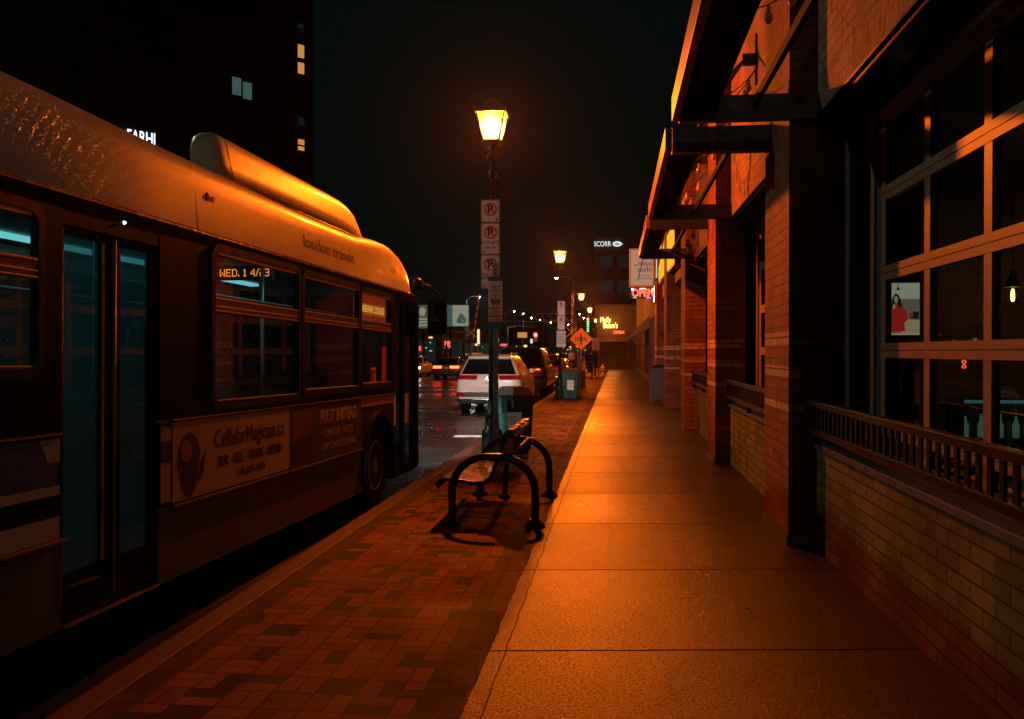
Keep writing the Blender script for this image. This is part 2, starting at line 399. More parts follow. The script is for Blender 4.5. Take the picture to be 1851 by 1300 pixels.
def concrete_mat(name, base, joints=True, rough=(0.34, 0.6)):
    m = bpy.data.materials.new(name); m.use_nodes = True
    N = m.node_tree.nodes; L = m.node_tree.links; b = N["Principled BSDF"]
    g = N.new("ShaderNodeNewGeometry"); sp = N.new("ShaderNodeSeparateXYZ"); L.new(g.outputs["Position"], sp.inputs[0])
    def math_(op, a, b_=None, c_=None):
        n = N.new("ShaderNodeMath"); n.operation = op
        for i, v in enumerate((a, b_, c_)):
            if v is None: continue
            if isinstance(v, (int, float)): n.inputs[i].default_value = v
            else: L.new(v, n.inputs[i])
        return n.outputs[0]
    big = N.new("ShaderNodeTexNoise"); big.inputs["Scale"].default_value = 0.9; big.inputs["Detail"].default_value = 10; big.inputs["Roughness"].default_value = 0.65
    L.new(g.outputs["Position"], big.inputs["Vector"])
    fine = N.new("ShaderNodeTexNoise"); fine.inputs["Scale"].default_value = 85; fine.inputs["Detail"].default_value = 5; fine.inputs["Roughness"].default_value = 0.7
    L.new(g.outputs["Position"], fine.inputs["Vector"])
    vo = N.new("ShaderNodeTexVoronoi"); vo.inputs["Scale"].default_value = 170; L.new(g.outputs["Position"], vo.inputs["Vector"])
    cr = N.new("ShaderNodeValToRGB"); cr.color_ramp.elements[0].position = 0.32; cr.color_ramp.elements[1].position = 0.72
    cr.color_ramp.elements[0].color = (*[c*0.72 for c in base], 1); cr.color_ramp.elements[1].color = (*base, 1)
    L.new(big.outputs["Fac"], cr.inputs[0])
    mm = N.new("ShaderNodeMixRGB"); mm.blend_type = 'MULTIPLY'; mm.inputs[0].default_value = 0.55; L.new(cr.outputs[0], mm.inputs[1])
    f2 = N.new("ShaderNodeValToRGB"); f2.color_ramp.elements[0].position = 0.35; f2.color_ramp.elements[1].position = 0.62
    f2.color_ramp.elements[0].color = (0.35, 0.35, 0.35, 1); L.new(fine.outputs["Fac"], f2.inputs[0]); L.new(f2.outputs[0], mm.inputs[2])
    col = mm.outputs[0]
    height = math_('MULTIPLY_ADD', vo.outputs["Distance"], -0.9, fine.outputs["Fac"])
    if joints:
        # chewing gum and stain spots
        sv = N.new("ShaderNodeTexVoronoi"); sv.inputs["Scale"].default_value = 1.6; L.new(g.outputs["Position"], sv.inputs["Vector"])
        dn = N.new("ShaderNodeTexNoise"); dn.inputs["Scale"].default_value = 30; L.new(g.outputs["Position"], dn.inputs["Vector"])
        dd = math_('MULTIPLY_ADD', dn.outputs["Fac"], 0.05, sv.outputs["Distance"])
        spots = math_('LESS_THAN', dd, 0.052)
        ms_ = N.new("ShaderNodeMixRGB"); L.new(math_('MULTIPLY', spots, 0.75), ms_.inputs[0]); L.new(col, ms_.inputs[1]); ms_.inputs[2].default_value = (0.03, 0.028, 0.025, 1)
        wob = N.new("ShaderNodeTexNoise"); wob.inputs["Scale"].default_value = 3.5; wob.inputs["Detail"].default_value = 6; L.new(g.outputs["Position"], wob.inputs["Vector"])
        # transverse joints every 1.82 m, slightly skewed, and a long joint near the paver side
        yy = math_('MULTIPLY_ADD', sp.outputs[0], -0.13, sp.outputs[1])
        yy = math_('MULTIPLY_ADD', wob.outputs["Fac"], 0.02, yy)
        md = math_('MODULO', math_('ADD', yy, -4.92 + 182.0 + 0.91), 1.82)
        j1 = math_('COMPARE', md, 0.91, 0.010)
        xx = math_('MULTIPLY_ADD', wob.outputs["Fac"], 0.03, sp.outputs[0])
        j2 = math_('COMPARE', xx, -0.59, 0.004)
        # broken edge next to the pavers
        j3 = math_('LESS_THAN', math_('MULTIPLY_ADD', wob.outputs["Fac"], -0.035, sp.outputs[0]), -0.712)
        slab = N.new("ShaderNodeTexWhiteNoise"); slab.noise_dimensions = '1D'
        L.new(math_('FLOOR', math_('DIVIDE', math_('ADD', yy, -4.92 + 182.0), 1.82)), slab.inputs["W"])
        slabv = math_('MULTIPLY_ADD', slab.outputs["Value"], 0.55, 0.7)
        jj = math_('MAXIMUM', math_('MAXIMUM', j1, math_('MULTIPLY', j2, 0.7)), math_('MULTIPLY', j3, 0.8))
        sm = N.new("ShaderNodeMixRGB"); sm.blend_type = "MULTIPLY"; sm.inputs[0].default_value = 1.0; L.new(ms_.outputs[0], sm.inputs[1]); L.new(slabv, sm.inputs[2])
        mj = N.new("ShaderNodeMixRGB"); L.new(jj, mj.inputs[0]); L.new(sm.outputs[0], mj.inputs[1]); mj.inputs[2].default_value = (0.014, 0.012, 0.01, 1)
        col = mj.outputs[0]
        height = math_('MULTIPLY_ADD', jj, -1.0, height)
    L.new(col, b.inputs["Base Color"])
    mr = N.new("ShaderNodeMapRange"); mr.inputs[1].default_value = 0.3; mr.inputs[2].default_value = 0.7; mr.inputs[3].default_value = rough[0]; mr.inputs[4].default_value = rough[1]
    L.new(big.outputs["Fac"], mr.inputs[0]); L.new(mr.outputs[0], b.inputs["Roughness"])
    if joints:
        dk = math_('MAXIMUM', jj, math_('MULTIPLY', spots, 0.8))
        gr = N.new("ShaderNodeMapRange"); gr.inputs[1].default_value = 0.40; gr.inputs[2].default_value = 0.60; gr.inputs[3].default_value = 0.05; gr.inputs[4].default_value = 0.95; gr.clamp = True
        gn = N.new("ShaderNodeTexNoise"); gn.inputs["Scale"].default_value = 62; gn.inputs["Detail"].default_value = 4; gn.inputs["Roughness"].default_value = 0.75; L.new(g.outputs["Position"], gn.inputs["Vector"]); L.new(gn.outputs["Fac"], gr.inputs[0])
        L.new(math_('MULTIPLY', math_('SUBTRACT', 1.0, dk), gr.outputs[0]), b.inputs["Specular IOR Level"])
        L.new(math_('MAXIMUM', math_('MULTIPLY', mr.outputs[0], math_('SUBTRACT', 1.5, math_('MULTIPLY', slabv, 0.5))), dk), b.inputs["Roughness"])
    bp = N.new("ShaderNodeBump"); bp.inputs["Strength"].default_value = 1.0; bp.inputs["Distance"].default_value = 0.0026
    L.new(height, bp.inputs["Height"]); L.new(bp.outputs[0], b.inputs["Normal"])
    if not joints: b.inputs["Specular IOR Level"].default_value = 0.2
    M[name] = m; return m

def asphalt_mat():
    m = bpy.data.materials.new("wet_asphalt"); m.use_nodes = True
    N = m.node_tree.nodes; L = m.node_tree.links; b = N["Principled BSDF"]
    g = N.new("ShaderNodeNewGeometry")
    big = N.new("ShaderNodeTexNoise"); big.inputs["Scale"].default_value = 0.35; big.inputs["Detail"].default_value = 8; L.new(g.outputs["Position"], big.inputs["Vector"])
    fine = N.new("ShaderNodeTexNoise"); fine.inputs["Scale"].default_value = 90; fine.inputs["Detail"].default_value = 3; L.new(g.outputs["Position"], fine.inputs["Vector"])
    cr = N.new("ShaderNodeValToRGB"); cr.color_ramp.elements[0].position = 0.35; cr.color_ramp.elements[1].position = 0.65
    cr.color_ramp.elements[0].color = (0.022, 0.022, 0.022, 1); cr.color_ramp.elements[1].color = (0.06, 0.057, 0.052, 1)
    L.new(big.outputs["Fac"], cr.inputs[0]); L.new(cr.outputs[0], b.inputs["Base Color"])
    mr = N.new("ShaderNodeMapRange"); mr.inputs[1].default_value = 0.35; mr.inputs[2].default_value = 0.65; mr.inputs[3].default_value = 0.14; mr.inputs[4].default_value = 0.42
    L.new(big.outputs["Fac"], mr.inputs[0]); L.new(mr.outputs[0], b.inputs["Roughness"])
    bp = N.new("ShaderNodeBump"); bp.inputs["Strength"].default_value = 0.35; bp.inputs["Distance"].default_value = 0.004
    L.new(fine.outputs["Fac"], bp.inputs["Height"]); L.new(bp.outputs[0], b.inputs["Normal"])
    M["asphalt"] = m; return m

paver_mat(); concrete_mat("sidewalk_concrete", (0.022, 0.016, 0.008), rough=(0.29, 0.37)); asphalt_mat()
concrete_mat("kerb_concrete", (0.13, 0.07, 0.045), joints=False, rough=(0.45, 0.7))
mat("earth", (0.05, 0.045, 0.04), 0.8, noise=0.3, nscale=0.5)
droplet_paint("bus_white", (0.5, 0.46, 0.36), rough=0.45, strength=0.7, scale=120)
droplet_paint("bus_lower", (0.075, 0.085, 0.055), rough=0.5, strength=0.3); M["bus_lower"].node_tree.nodes["Principled BSDF"].inputs["Specular IOR Level"].default_value = 0.2
mat("bus_dark", (0.004, 0.006, 0.006), 0.4, bump=0.05, bscale=30, spec=0.05)
mat("bus_panel_dark", (0.025, 0.025, 0.022), 0.55, noise=0.2, spec=0.1)
mat("bus_blue", (0.02, 0.05, 0.22), 0.35, noise=0.15)
mat("bus_swoosh", (0.35, 0.36, 0.3), 0.4, noise=0.1)
mat("trim", (0.35, 0.33, 0.3), 0.22, metal=0.85, rvar=0.08, nscale=20)
mat("rubber", (0.01, 0.01, 0.01), 0.35, noise=0.2, rvar=0.1, spec=0.2)
mat("tyre", (0.01, 0.01, 0.01), 0.8, bump=0.3, bscale=40, spec=0.1)
mat("rim", (0.3, 0.28, 0.26), 0.4, metal=0.8, noise=0.2)
mat("ad_yellow", (0.45, 0.4, 0.12), 0.5, noise=0.07, spec=0.15)
mat("ad_dark", (0.04, 0.055, 0.05), 0.45, noise=0.25, nscale=5)
mat("ad_ink", (0.01, 0.012, 0.02), 0.5)
mat("ad_cream", (0.5, 0.42, 0.24), 0.5)
mat("ad_skin", (0.25, 0.17, 0.09), 0.5)
mat("ad_brown", (0.12, 0.05, 0.04), 0.5, noise=0.3)
mat("bus_orange", (0.45, 0.2, 0.07), 0.4)
mat("bus_text", (0.03, 0.015, 0.04), 0.5)
mat("bus_inside", (0.16, 0.2, 0.2), 0.7, noise=0.1)
mat("seat_fabric", (0.02, 0.04, 0.1), 0.8, noise=0.3, nscale=40)
mat("yellow_pole", (0.6, 0.55, 0.02), 0.35)
mat("steel_pole", (0.5, 0.52, 0.52), 0.3, metal=0.9)
glass("bus_glass", (0.62, 0.72, 0.72), dirt=0.05, refl=0.3)
glass("bus_door_glass", (0.35, 0.5, 0.5), dirt=0.4, dirtcol=(0.12, 0.5, 0.55), refl=0.2)
glass("clear_glass", (0.7, 0.8, 0.78))
glass("shop_glass", (0.55, 0.65, 0.62))
emis("bus_tube", (0.25, 0.8, 0.85), 1.5)
lamp_glass("wall_lamp_bulb", (0.68, 1.0, 0.84), 30.0)
M["bus_tube"].cycles.emission_sampling = "FRONT_BACK"
mat("louvre_paint", (0.008, 0.008, 0.008), 0.8, spec=0.1)
emis("led_orange", (1.0, 0.22, 0.02), 3.0)
emis("dest_orange", (1.0, 0.13, 0.01), 0.8)
emis("dest_bright", (1.0, 0.36, 0.05), 2.0)
mat("dest_back", (0.3, 0.03, 0.01), 0.5, emit=(0.8, 0.05, 0.01), estr=0.6)
BAND = ((0.5, 0.26, 0.12), (0.62, 0.36, 0.18), ((1.71, 1.825), (1.43, 1.525), (1.14, 1.2)))
brick_mat("pilaster_brick", (0.22, 0.065, 0.03), (0.32, 0.095, 0.045), (0.08, 0.04, 0.025), bw=0.3, bh=0.0935, bands=BAND)
brick_mat("wall_brick", (0.15, 0.115, 0.018), (0.25, 0.185, 0.03), (0.025, 0.02, 0.01), bw=0.29, bh=0.0935, ms=0.006)
brick_mat("upper_brick", (0.28, 0.13, 0.065), (0.36, 0.18, 0.09), (0.12, 0.07, 0.045), bw=0.3, bh=0.0935)
brick_mat("soldier_brick", (0.28, 0.13, 0.065), (0.38, 0.19, 0.09), (0.12, 0.07, 0.045), bw=0.3, bh=0.0935, soldier=True)
brick_mat("shop_brick", (0.09, 0.06, 0.05), (0.14, 0.1, 0.075), (0.08, 0.07, 0.06))
brick_mat("room_brick", (0.35, 0.16, 0.09), (0.5, 0.25, 0.14), (0.3, 0.25, 0.2), bw=0.22, bh=0.075)
mat("frame_paint", (0.26, 0.125, 0.06), 0.5, noise=0.12, nscale=4)
mat("dark_metal", (0.006, 0.007, 0.007), 0.35, noise=0.3, nscale=10, rvar=0.08, spec=0.08)
mat("black_steel", (0.012, 0.012, 0.013), 0.45, noise=0.3)
mat("fascia", (0.2, 0.1, 0.05), 0.5, metal=0.2, noise=0.15)
mat("sill_stone", (0.07, 0.07, 0.065), 0.5, noise=0.2, spec=0.2)
mat("dark_room", (0.035, 0.035, 0.033), 0.8, noise=0.2)
mat("table_wood", (0.2, 0.09, 0.04), 0.35, noise=0.3)
mat("green_paint", (0.006, 0.035, 0.032), 0.35, noise=0.25, rvar=0.1)
mat("bin_teal", (0.03, 0.16, 0.16), 0.45, noise=0.25, nscale=14, rvar=0.12)
mat("bin_lid", (0.14, 0.07, 0.04), 0.45, noise=0.3)
mat("bench_black", (0.015, 0.015, 0.015), 0.33, noise=0.3, rvar=0.1)
mat("bench_strap", (0.09, 0.07, 0.06), 0.3, noise=0.3, rvar=0.1)
mat("galv", (0.3, 0.31, 0.3), 0.45, metal=0.7, noise=0.2, nscale=20)
mat("sign_white", (0.85, 0.84, 0.8), 0.5, noise=0.05)
mat("sign_black", (0.02, 0.02, 0.02), 0.5)
mat("sign_red", (0.5, 0.01, 0.015), 0.5)
mat("sign_blue", (0.01, 0.12, 0.3), 0.45)
mat("sign_yellow", (0.85, 0.38, 0.03), 0.5, noise=0.05)
mat("orange_panel", (0.8, 0.2, 0.03), 0.5)
mat("hydrant_yellow", (0.55, 0.6, 0.05), 0.45)
mat("white_paint", (0.75, 0.73, 0.7), 0.4, noise=0.04)
mat("road_white", (0.45, 0.45, 0.42), 0.5, noise=0.3, nscale=10)
mat("car_white", (0.8, 0.82, 0.8), 0.25, coat=1.0, noise=0.03)
mat("car_black", (0.012, 0.014, 0.016), 0.18, coat=1.0)
mat("car_grey", (0.12, 0.13, 0.13), 0.25, coat=1.0)
mat("car_red", (0.25, 0.05, 0.03), 0.25, coat=1.0)
mat("car_glass", (0.006, 0.008, 0.01), 0.06, coat=0.5)
mat("car_plastic", (0.04, 0.055, 0.06), 0.5)
mat("taillight_off", (0.35, 0.005, 0.01), 0.15, coat=1.0)
mat("chrome", (0.6, 0.6, 0.6), 0.15, metal=1.0)
emis("taillight_on", (1.0, 0.06, 0.02), 9.0)
emis("headlight", (1.0, 0.93, 0.8), 14.0)
mat("far_wall", (0.07, 0.075, 0.07), 0.8, noise=0.2, nscale=0.5)
mat("far_wall_warm", (0.12, 0.09, 0.07), 0.8, noise=0.2, nscale=0.5)
mat("tower_wall", (0.012, 0.014, 0.014), 0.9, noise=0.3, nscale=0.2, spec=0.05)
mat("tower_glass", (0.01, 0.02, 0.025), 0.3)
mat("bark", (0.05, 0.04, 0.03), 0.8, noise=0.3)
mat("cloth_dark", (0.02, 0.022, 0.03), 0.9)
mat("skin", (0.4, 0.25, 0.18), 0.6)
lamp_glass("sodium", (1.0, 0.21, 0.055), 1.0)
_m = M["sodium"]; _N = _m.node_tree.nodes; _L = _m.node_tree.links
_tc = _N.new("ShaderNodeTexCoord"); _mp = _N.new("ShaderNodeMapping"); _mp.inputs["Location"].default_value = (0, 0, -5.14)
_L.new(_tc.outputs["Object"], _mp.inputs[0])
_ln = _N.new("ShaderNodeVectorMath"); _ln.operation = 'LENGTH'; _L.new(_mp.outputs[0], _ln.inputs[0])
_mr = _N.new("ShaderNodeMapRange"); _mr.inputs[1].default_value = 0.15; _mr.inputs[2].default_value = 0.29; _L.new(_ln.outputs["Value"], _mr.inputs[0])
_cr = _N.new("ShaderNodeValToRGB"); _cr.color_ramp.elements[0].color = (1.0, 0.92, 0.82, 1); _cr.color_ramp.elements[1].color = (1.0, 0.14, 0.0, 1)
_k = _cr.color_ramp.elements.new(0.5); _k.color = (1.0, 0.72, 0.42, 1); _k2 = _cr.color_ramp.elements.new(0.78); _k2.color = (1.0, 0.3, 0.04, 1)
_L.new(_mr.outputs[0], _cr.inputs[0])
_e = [n for n in _N if n.type == 'EMISSION'][0]; _L.new(_cr.outputs[0], _e.inputs[0]); _e.inputs[1].default_value = 1.4
emis("sodium_far", (1.0, 0.30, 0.045), 330.0)
emis("cobra_light", (1.0, 0.85, 0.62), 160.0)
lamp_glass("cobra_cool", (0.72, 1.0, 0.84), 60.0)
lamp_glass("cobra_cool_weak", (0.62, 1.0, 0.82), 20.0)
emis("red_light", (1.0, 0.02, 0.03), 30.0)
emis("neon_red", (1.0, 0.07, 0.03), 4.0)
emis("neon_orange", (1.0, 0.45, 0.1), 7.0)
emis("sign_lit_white", (0.8, 0.95, 0.9), 1.1)
emis("sign_lit_cool", (0.75, 0.85, 1.0), 2.0)
emis("sign_lit_yellow", (1.0, 0.5, 0.02), 1.0); M["sign_lit_yellow"].cycles.emission_sampling = "FRONT_BACK"
emis("sign_magenta", (0.5, 0.01, 0.08), 0.5)
emis("miso_face", (1.0, 0.5, 0.33), 0.42)
emis("led_white", (0.8, 0.95, 1.0), 3.0)
emis("led_green", (0.1, 1.0, 0.25), 1.5)
emis("led_purple", (0.6, 0.15, 1.0), 3.0)
emis("win_cool", (0.3, 0.65, 0.6), 0.13)
emis("win_warm", (1.0, 0.38, 0.08), 0.6)
emis("win_dim", (0.05, 0.14, 0.15), 0.06)
emis("shop_warm", (1.0, 0.6, 0.25), 1.5)
emis("shop_cool", (0.6, 0.95, 0.85), 0.8)
emis("shop_red", (1.0, 0.1, 0.08), 1.6)
emis("facade_glow", (0.25, 0.42, 0.38), 0.03)
emis("bb_pale", (0.75, 0.75, 0.55), 0.3)
emis("bb_dark", (0.1, 0.2, 0.16), 0.4)
emis("bb_green", (0.12, 0.16, 0.08), 0.5)
emis("filament", (1.0, 0.42, 0.08), 30.0)
mat("bulb_glass", (0.5, 0.25, 0.08), 0.1, coat=1.0)
emis("tv_wall", (0.85, 0.66, 0.5), 0.8)
emis("tv_brown", (0.35, 0.2, 0.13), 0.85)
emis("tv_table", (0.8, 0.45, 0.25), 0.85)
emis("tv_red", (0.75, 0.03, 0.02), 0.85)
emis("tv_dark", (0.06, 0.03, 0.02), 0.5)
emis("tv_skin", (0.75, 0.4, 0.3), 0.85)
emis("tv_green", (0.01, 0.07, 0.04), 0.5)
emis("bar_teal", (0.2, 0.6, 0.6), 0.25)
emis("bottle_pale", (0.5, 0.85, 0.6), 0.16)
emis("room_tube", (1.0, 0.8, 0.55), 5.0)

# ------------------------------------------------------------------ ground
def sheet(name, x0, x1, y0, y1, z, m, kind='structure'):
    b = MB(); b.quad([(x0, y0, z), (x1, y0, z), (x1, y1, z), (x0, y1, z)])
    return tag(obj(name, b, m), kind=kind)
sheet('ground', -700, 700, -300, 1400, -0.17, M['earth'])
sheet('road', -14.6, -2.5, -60, 700, -0.15, M['asphalt'])
b = MB(); b.box(-2.39, -0.7, -20, 250, -0.16, 0.0); tag(obj('paved_strip', b, M['pavers']), kind='structure')
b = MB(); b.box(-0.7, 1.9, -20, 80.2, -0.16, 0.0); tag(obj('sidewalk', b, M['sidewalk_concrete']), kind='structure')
b = MB(); b.box(-2.57, -2.39, -20, 250, -0.16, -0.002, bev=0.02); tag(obj('kerb', b, M['kerb_concrete']), kind='structure')
b = MB(); b.box(-19.5, -14.6, -60, 700, -0.16, 0.0); tag(obj('far_sidewalk', b, M['kerb_concrete']), kind='structure')
b = MB(); b.box(-0.7, 14, 80.2, 250, -0.16, -0.01); tag(obj('yard_pavement', b, M['kerb_concrete']), kind='structure')
b = MB()
for k in range(26):
    y = 12 + k*9.0
    b.box(-9.4, -9.28, y, y+3, -0.15, -0.146)
b.box(-14.2, -4.9, 84.0, 84.5, -0.15, -0.146)
tag(obj('road_markings', b, M['road_white']), kind='structure')
# drain cover beside the kerb
t = thing('storm_drain', 'dark iron drain grate set in the wet road near the kerb', 'drain', (-3.1, 18.5, -0.146))
b = MB(); b.ring(rrect(0, 0, 0.75, 0.6, 0.03), rrect(0, 0, 0.65, 0.5, 0.03), 'z', 0, 0.012)
obj('drain_frame', b, M['dark_metal'], t)
b = MB()
for k in range(9): b.box(-0.32, 0.32, -0.23+k*0.055, -0.205+k*0.055, 0.0, 0.008)
obj('grate', b, M['galv'], t)

# ------------------------------------------------------------------ the bus (local frame: x=0 street side, y forward from front wheel, z up from road)
bus = thing('city_bus', 'wet white city bus with dark windows and advert panels stopped at the kerb', 'bus', (-2.702, 9.914, -0.15))
bus.rotation_euler = (R(-0.75), 0, R(-1.79))
BW = 2.55
def arch_panel(mb, y0, y1, z0, z1, cy, cz, r, x0, x1, side):
    for sgn, yo in ((-1, y0), (1, y1)):
        if sgn != side: continue
        if (yo-cy)*sgn < r: yo = cy + sgn*(r+0.002)
        pts = [(yo, z1), (yo, z0)]
        for k in range(9):
            z = z0 + (z1-z0)*k/8
            pts.append((cy + sgn*math.sqrt(max(0.0, r*r-(z-cz)**2)), z))
        mb.prism(pts, 'x', x0, x1)
AR = 0.60
# --- lower side panels
b = MB()
for (y0, y1) in ((-5.61, -5.61), (-4.67, -2.6), (-2.595, -1.45), (-1.445, -0.75)):
    if y1 > y0: b.box(-0.04, -0.012, y0, y1-0.006, 0.27, 0.735)
b.box(-0.04, -0.012, -6.30, -5.61, 0.27, 0.735)
obj('skirt_panel', b, M['bus_lower'], bus)
for args in ((-0.744, 0.56, 0), (-8.3, -6.306, -7.2)):
    for side in (-1, 1):
        b = MB(); arch_panel(b, args[0], args[1], 0.27, 0.735, args[2], 0.5, AR, -0.04, -0.012, side)
        obj('skirt_panel', b, M['bus_lower'], bus)
b = MB(); b.box(-0.04, -0.012, -10.0, -8.31, 0.27, 0.735)
obj('skirt_panel', b, M['bus_lower'], bus)
# mid band (adverts etc.)
b = MB(); b.box(-0.03, 0.0, -4.67, -0.68, 0.745, 1.29)
pts = [(-0.68, 1.19), (-0.68, 0.745)]
for k in range(13):
    a0 = math.asin((0.745-0.5)/AR); a = math.pi - a0 - (math.pi-2*a0)*k/12
    pts.append((AR*math.cos(a), 0.5+AR*math.sin(a)))
pts += [(0.56, 0.745), (0.56, 1.19)]
b.prism(pts, 'x', -0.03, -0.003)
obj('side_panel', b, M['bus_panel_dark'], bus)
b = MB(); b.box(-0.03, 0.002, -0.68, 0.60, 1.192, 1.29)
obj('accent_stripe', b, M['bus_orange'], bus)
b = MB(); b.box(-0.03, 0.0, -10, -8.0, 0.745, 1.29)
pts = [(-8.0, 1.29), (-8.0, 0.745)]
for k in range(13):
    a0 = math.asin((0.745-0.5)/AR); a = math.pi - a0 - (math.pi-2*a0)*k/12
    pts.append((-7.2 + AR*math.cos(a), 0.5+AR*math.sin(a)))
pts += [(-6.35, 0.745), (-6.35, 1.29)]
b.prism(pts, 'x', -0.03, 0.0)
b.box(-0.03, 0.0, -6.35, -5.61, 0.745, 1.29)
obj('side_panel', b, M['bus_dark'], bus)
b = MB(); b.prism([(-10, 1.27), (-10, 1.04), (-5.66, 1.04), (-5.66, 1.15), (-5.83, 1.28)], 'x', -0.01, 0.004)
obj('blue_stripe', b, M['bus_blue'], bus)
b = MB(); b.prism([(-5.80, 1.275), (-5.64, 1.275), (-5.64, 1.155), (-5.73, 1.155)], 'x', -0.01, 0.005)
b.box(-0.01, 0.004, -10, -5.64, 0.985, 1.035); b.box(-0.01, 0.004, -10, -5.64, 0.755, 0.87)
obj('pale_stripe', b, M['bus_swoosh'], bus)
b = MB(); b.box(-0.01, 0.004, -4.665, -4.545, 0.78, 1.26); obj('pale_stripe', b, M['bus_swoosh'], bus)
b = MB(); b.box(-0.01, 0.007, -4.665, -4.545, 1.04, 1.17); obj('blue_stripe', b, M['bus_blue'], bus)
# rub rails and trims
b = MB(); b.box(-0.02, 0.022, -4.53, -0.66, 0.733, 0.752, bev=0.004); b.box(-0.02, 0.022, -10, -5.6, 0.733, 0.752, bev=0.004)
obj('rub_rail', b, M['trim'], bus)
b = MB(); b.box(-0.02, 0.014, -4.53, 0.63, 1.292, 1.304, bev=0.003); b.box(-0.02, 0.014, -10, -5.63, 1.292, 1.304, bev=0.003)
obj('rub_rail', b, M['trim'], bus)
# --- window zone: posts, sill and header (real openings)
WINS = [(-9.3, -7.5, 1.62, 2.44), (-7.38, -5.80, 1.62, 2.44), (-3.985, -2.42, 1.37, 2.485), (-2.325, -0.78, 1.40, 2.475), (-0.70, 0.46, 1.42, 2.465)]
b = MB()
edges = [-10.0] + [v for w_ in WINS[:2] for v in w_[:2]] + [-5.61]
for i in range(0, len(edges), 2): b.box(-0.05, -0.004, edges[i], edges[i+1], 1.306, 2.555)
edges = [-4.67] + [v for w_ in WINS[2:] for v in w_[:2]] + [0.57]
for i in range(0, len(edges), 2): b.box(-0.05, -0.004, edges[i], edges[i+1], 1.306, 2.555)
for (y0, y1, z0, z1) in WINS:
    b.box(-0.05, -0.004, y0, y1, 1.306, z0); b.box(-0.05, -0.004, y0, y1, z1, 2.555)
b.box(-0.06, -0.006, -5.61, -4.67, 2.40, 2.555)
b.box(-0.06, -0.006, 0.57, 1.58, 2.46, 2.555)
b.box(-0.06, -0.006, 1.58, 1.72, 0.27, 2.555)
obj('window_wall', b, M['bus_dark'], bus)
for wi, (y0, y1, z0, z1) in enumerate(WINS):
    cy, cz, ww, hh = (y0+y1)/2, (z0+z1)/2, y1-y0, z1-z0
    b = MB()
    b.ring(rrect(cy, cz, ww+0.07, hh+0.07, 0.11), rrect(cy, cz, ww-0.03, hh-0.03, 0.08), 'x', -0.02, 0.012)
    fr = obj('side_window', b, M['rubber'], bus)
    zm = z0 + (z1-z0)*0.64 if wi >= 2 else 2.14
    b = MB()
    b.box(-0.03, 0.004, y0, y1, zm-0.055, zm+0.055)
    b.box(-0.03, 0.012, y0+0.02, y1-0.02, zm+0.035, zm+0.05, bev=0.003)
    b.box(-0.03, 0.012, y0+0.02, y1-0.02, zm-0.02, zm-0.008, bev=0.003)
    b.box(-0.03, 0.012, y0+0.02, y1-0.02, zm-0.05, zm-0.04, bev=0.003)
    b.box(-0.03, 0.008, y0+0.06, y1-0.06, z1-0.045, z1-0.02, bev=0.003)
    b.box(-0.03, 0.010, y0+0.06, y1-0.06, z0+0.02, z0+0.034, bev=0.003)
    obj('sliding_rail', b, M['rim'], fr)
    b = MB(); b.box(-0.026, -0.020, y0, y1, z0, z1); obj('pane', b, M['bus_glass'], fr)
# --- rear door
rd = MB()
for (y0, y1) in ((-5.605, -5.145), (-5.135, -4.675)):
    g0, g1 = (y0+0.03, y1-0.115) if y0 < -5.3 else (y0+0.07, y1-0.09)
    rd.box(-0.055, -0.02, y0, g0, 0.30, 2.40, bev=0.006); rd.box(-0.055, -0.02, g1, y1, 0.30, 2.40, bev=0.006)
    rd.box(-0.055, -0.021, g0, g1, 0.30, 0.545); rd.box(-0.055, -0.021, g0, g1, 2.355, 2.40)
door = obj('rear_door', rd, M['bus_dark'], bus)
b = MB()
b.box(-0.04, -0.034, -5.575, -5.26, 0.545, 2.355); b.box(-0.04, -0.034, -5.065, -4.765, 0.545, 2.355)
obj('pane', b, M['bus_door_glass'], door)
b = MB(); b.box(-0.03, 0.012, -5.60, -4.69, 0.272, 0.285, bev=0.003); b.box(-0.02, 0.004, -5.53, -5.30, 0.475, 0.483)
b.box(-0.03, -0.012, -5.255, -5.235, 0.56, 2.34); obj('door_edge', b, M['trim'], door)
b = MB(); b.tube([(-0.016, -5.136, 0.35), (-0.016, -5.136, 2.38)], 0.011); b.tube([(-0.016, -5.607, 0.4), (-0.016, -5.607, 2.38)], 0.009)
obj('door_seal', b, M['fascia'], door)
# --- front door
fd = MB()
for (y0, y1) in ((0.60, 1.07), (1.08, 1.56)):
    fd.box(-0.06, -0.02, y0, y0+0.06, 0.26, 2.45, bev=0.006); fd.box(-0.06, -0.02, y1-0.06, y1, 0.26, 2.45, bev=0.006)
    fd.box(-0.06, -0.021, y0+0.06, y1-0.06, 0.26, 0.36); fd.box(-0.06, -0.021, y0+0.06, y1-0.06, 2.39, 2.45)
door = obj('front_door', fd, M['bus_dark'], bus)
b = MB(); b.box(-0.044, -0.038, 0.66, 1.01, 0.36, 2.39); b.box(-0.044, -0.038, 1.14, 1.50, 0.36, 2.39)
obj('pane', b, M['bus_glass'], door)
for ya, yb in ((0.70, 0.78), (1.2, 1.38)):
    b = MB(); b.box(-0.037, -0.034, ya, yb, 0.9, 1.28); obj('notice', b, M['sign_white'], door)
b = MB(); b.tube([(-0.09, 1.32, 1.5), (-0.12, 1.34, 1.8), (-0.10, 1.33, 2.1)], 0.014); obj('handrail', b, M['yellow_pole'], door)
b = MB(); b.box(-0.01, 0.018, 1.70, 1.72, 0.3, 2.5, bev=0.004); b.box(-0.01, 0.014, 0.572, 0.585, 1.31, 2.45); obj('corner_trim', b, M['trim'], bus)
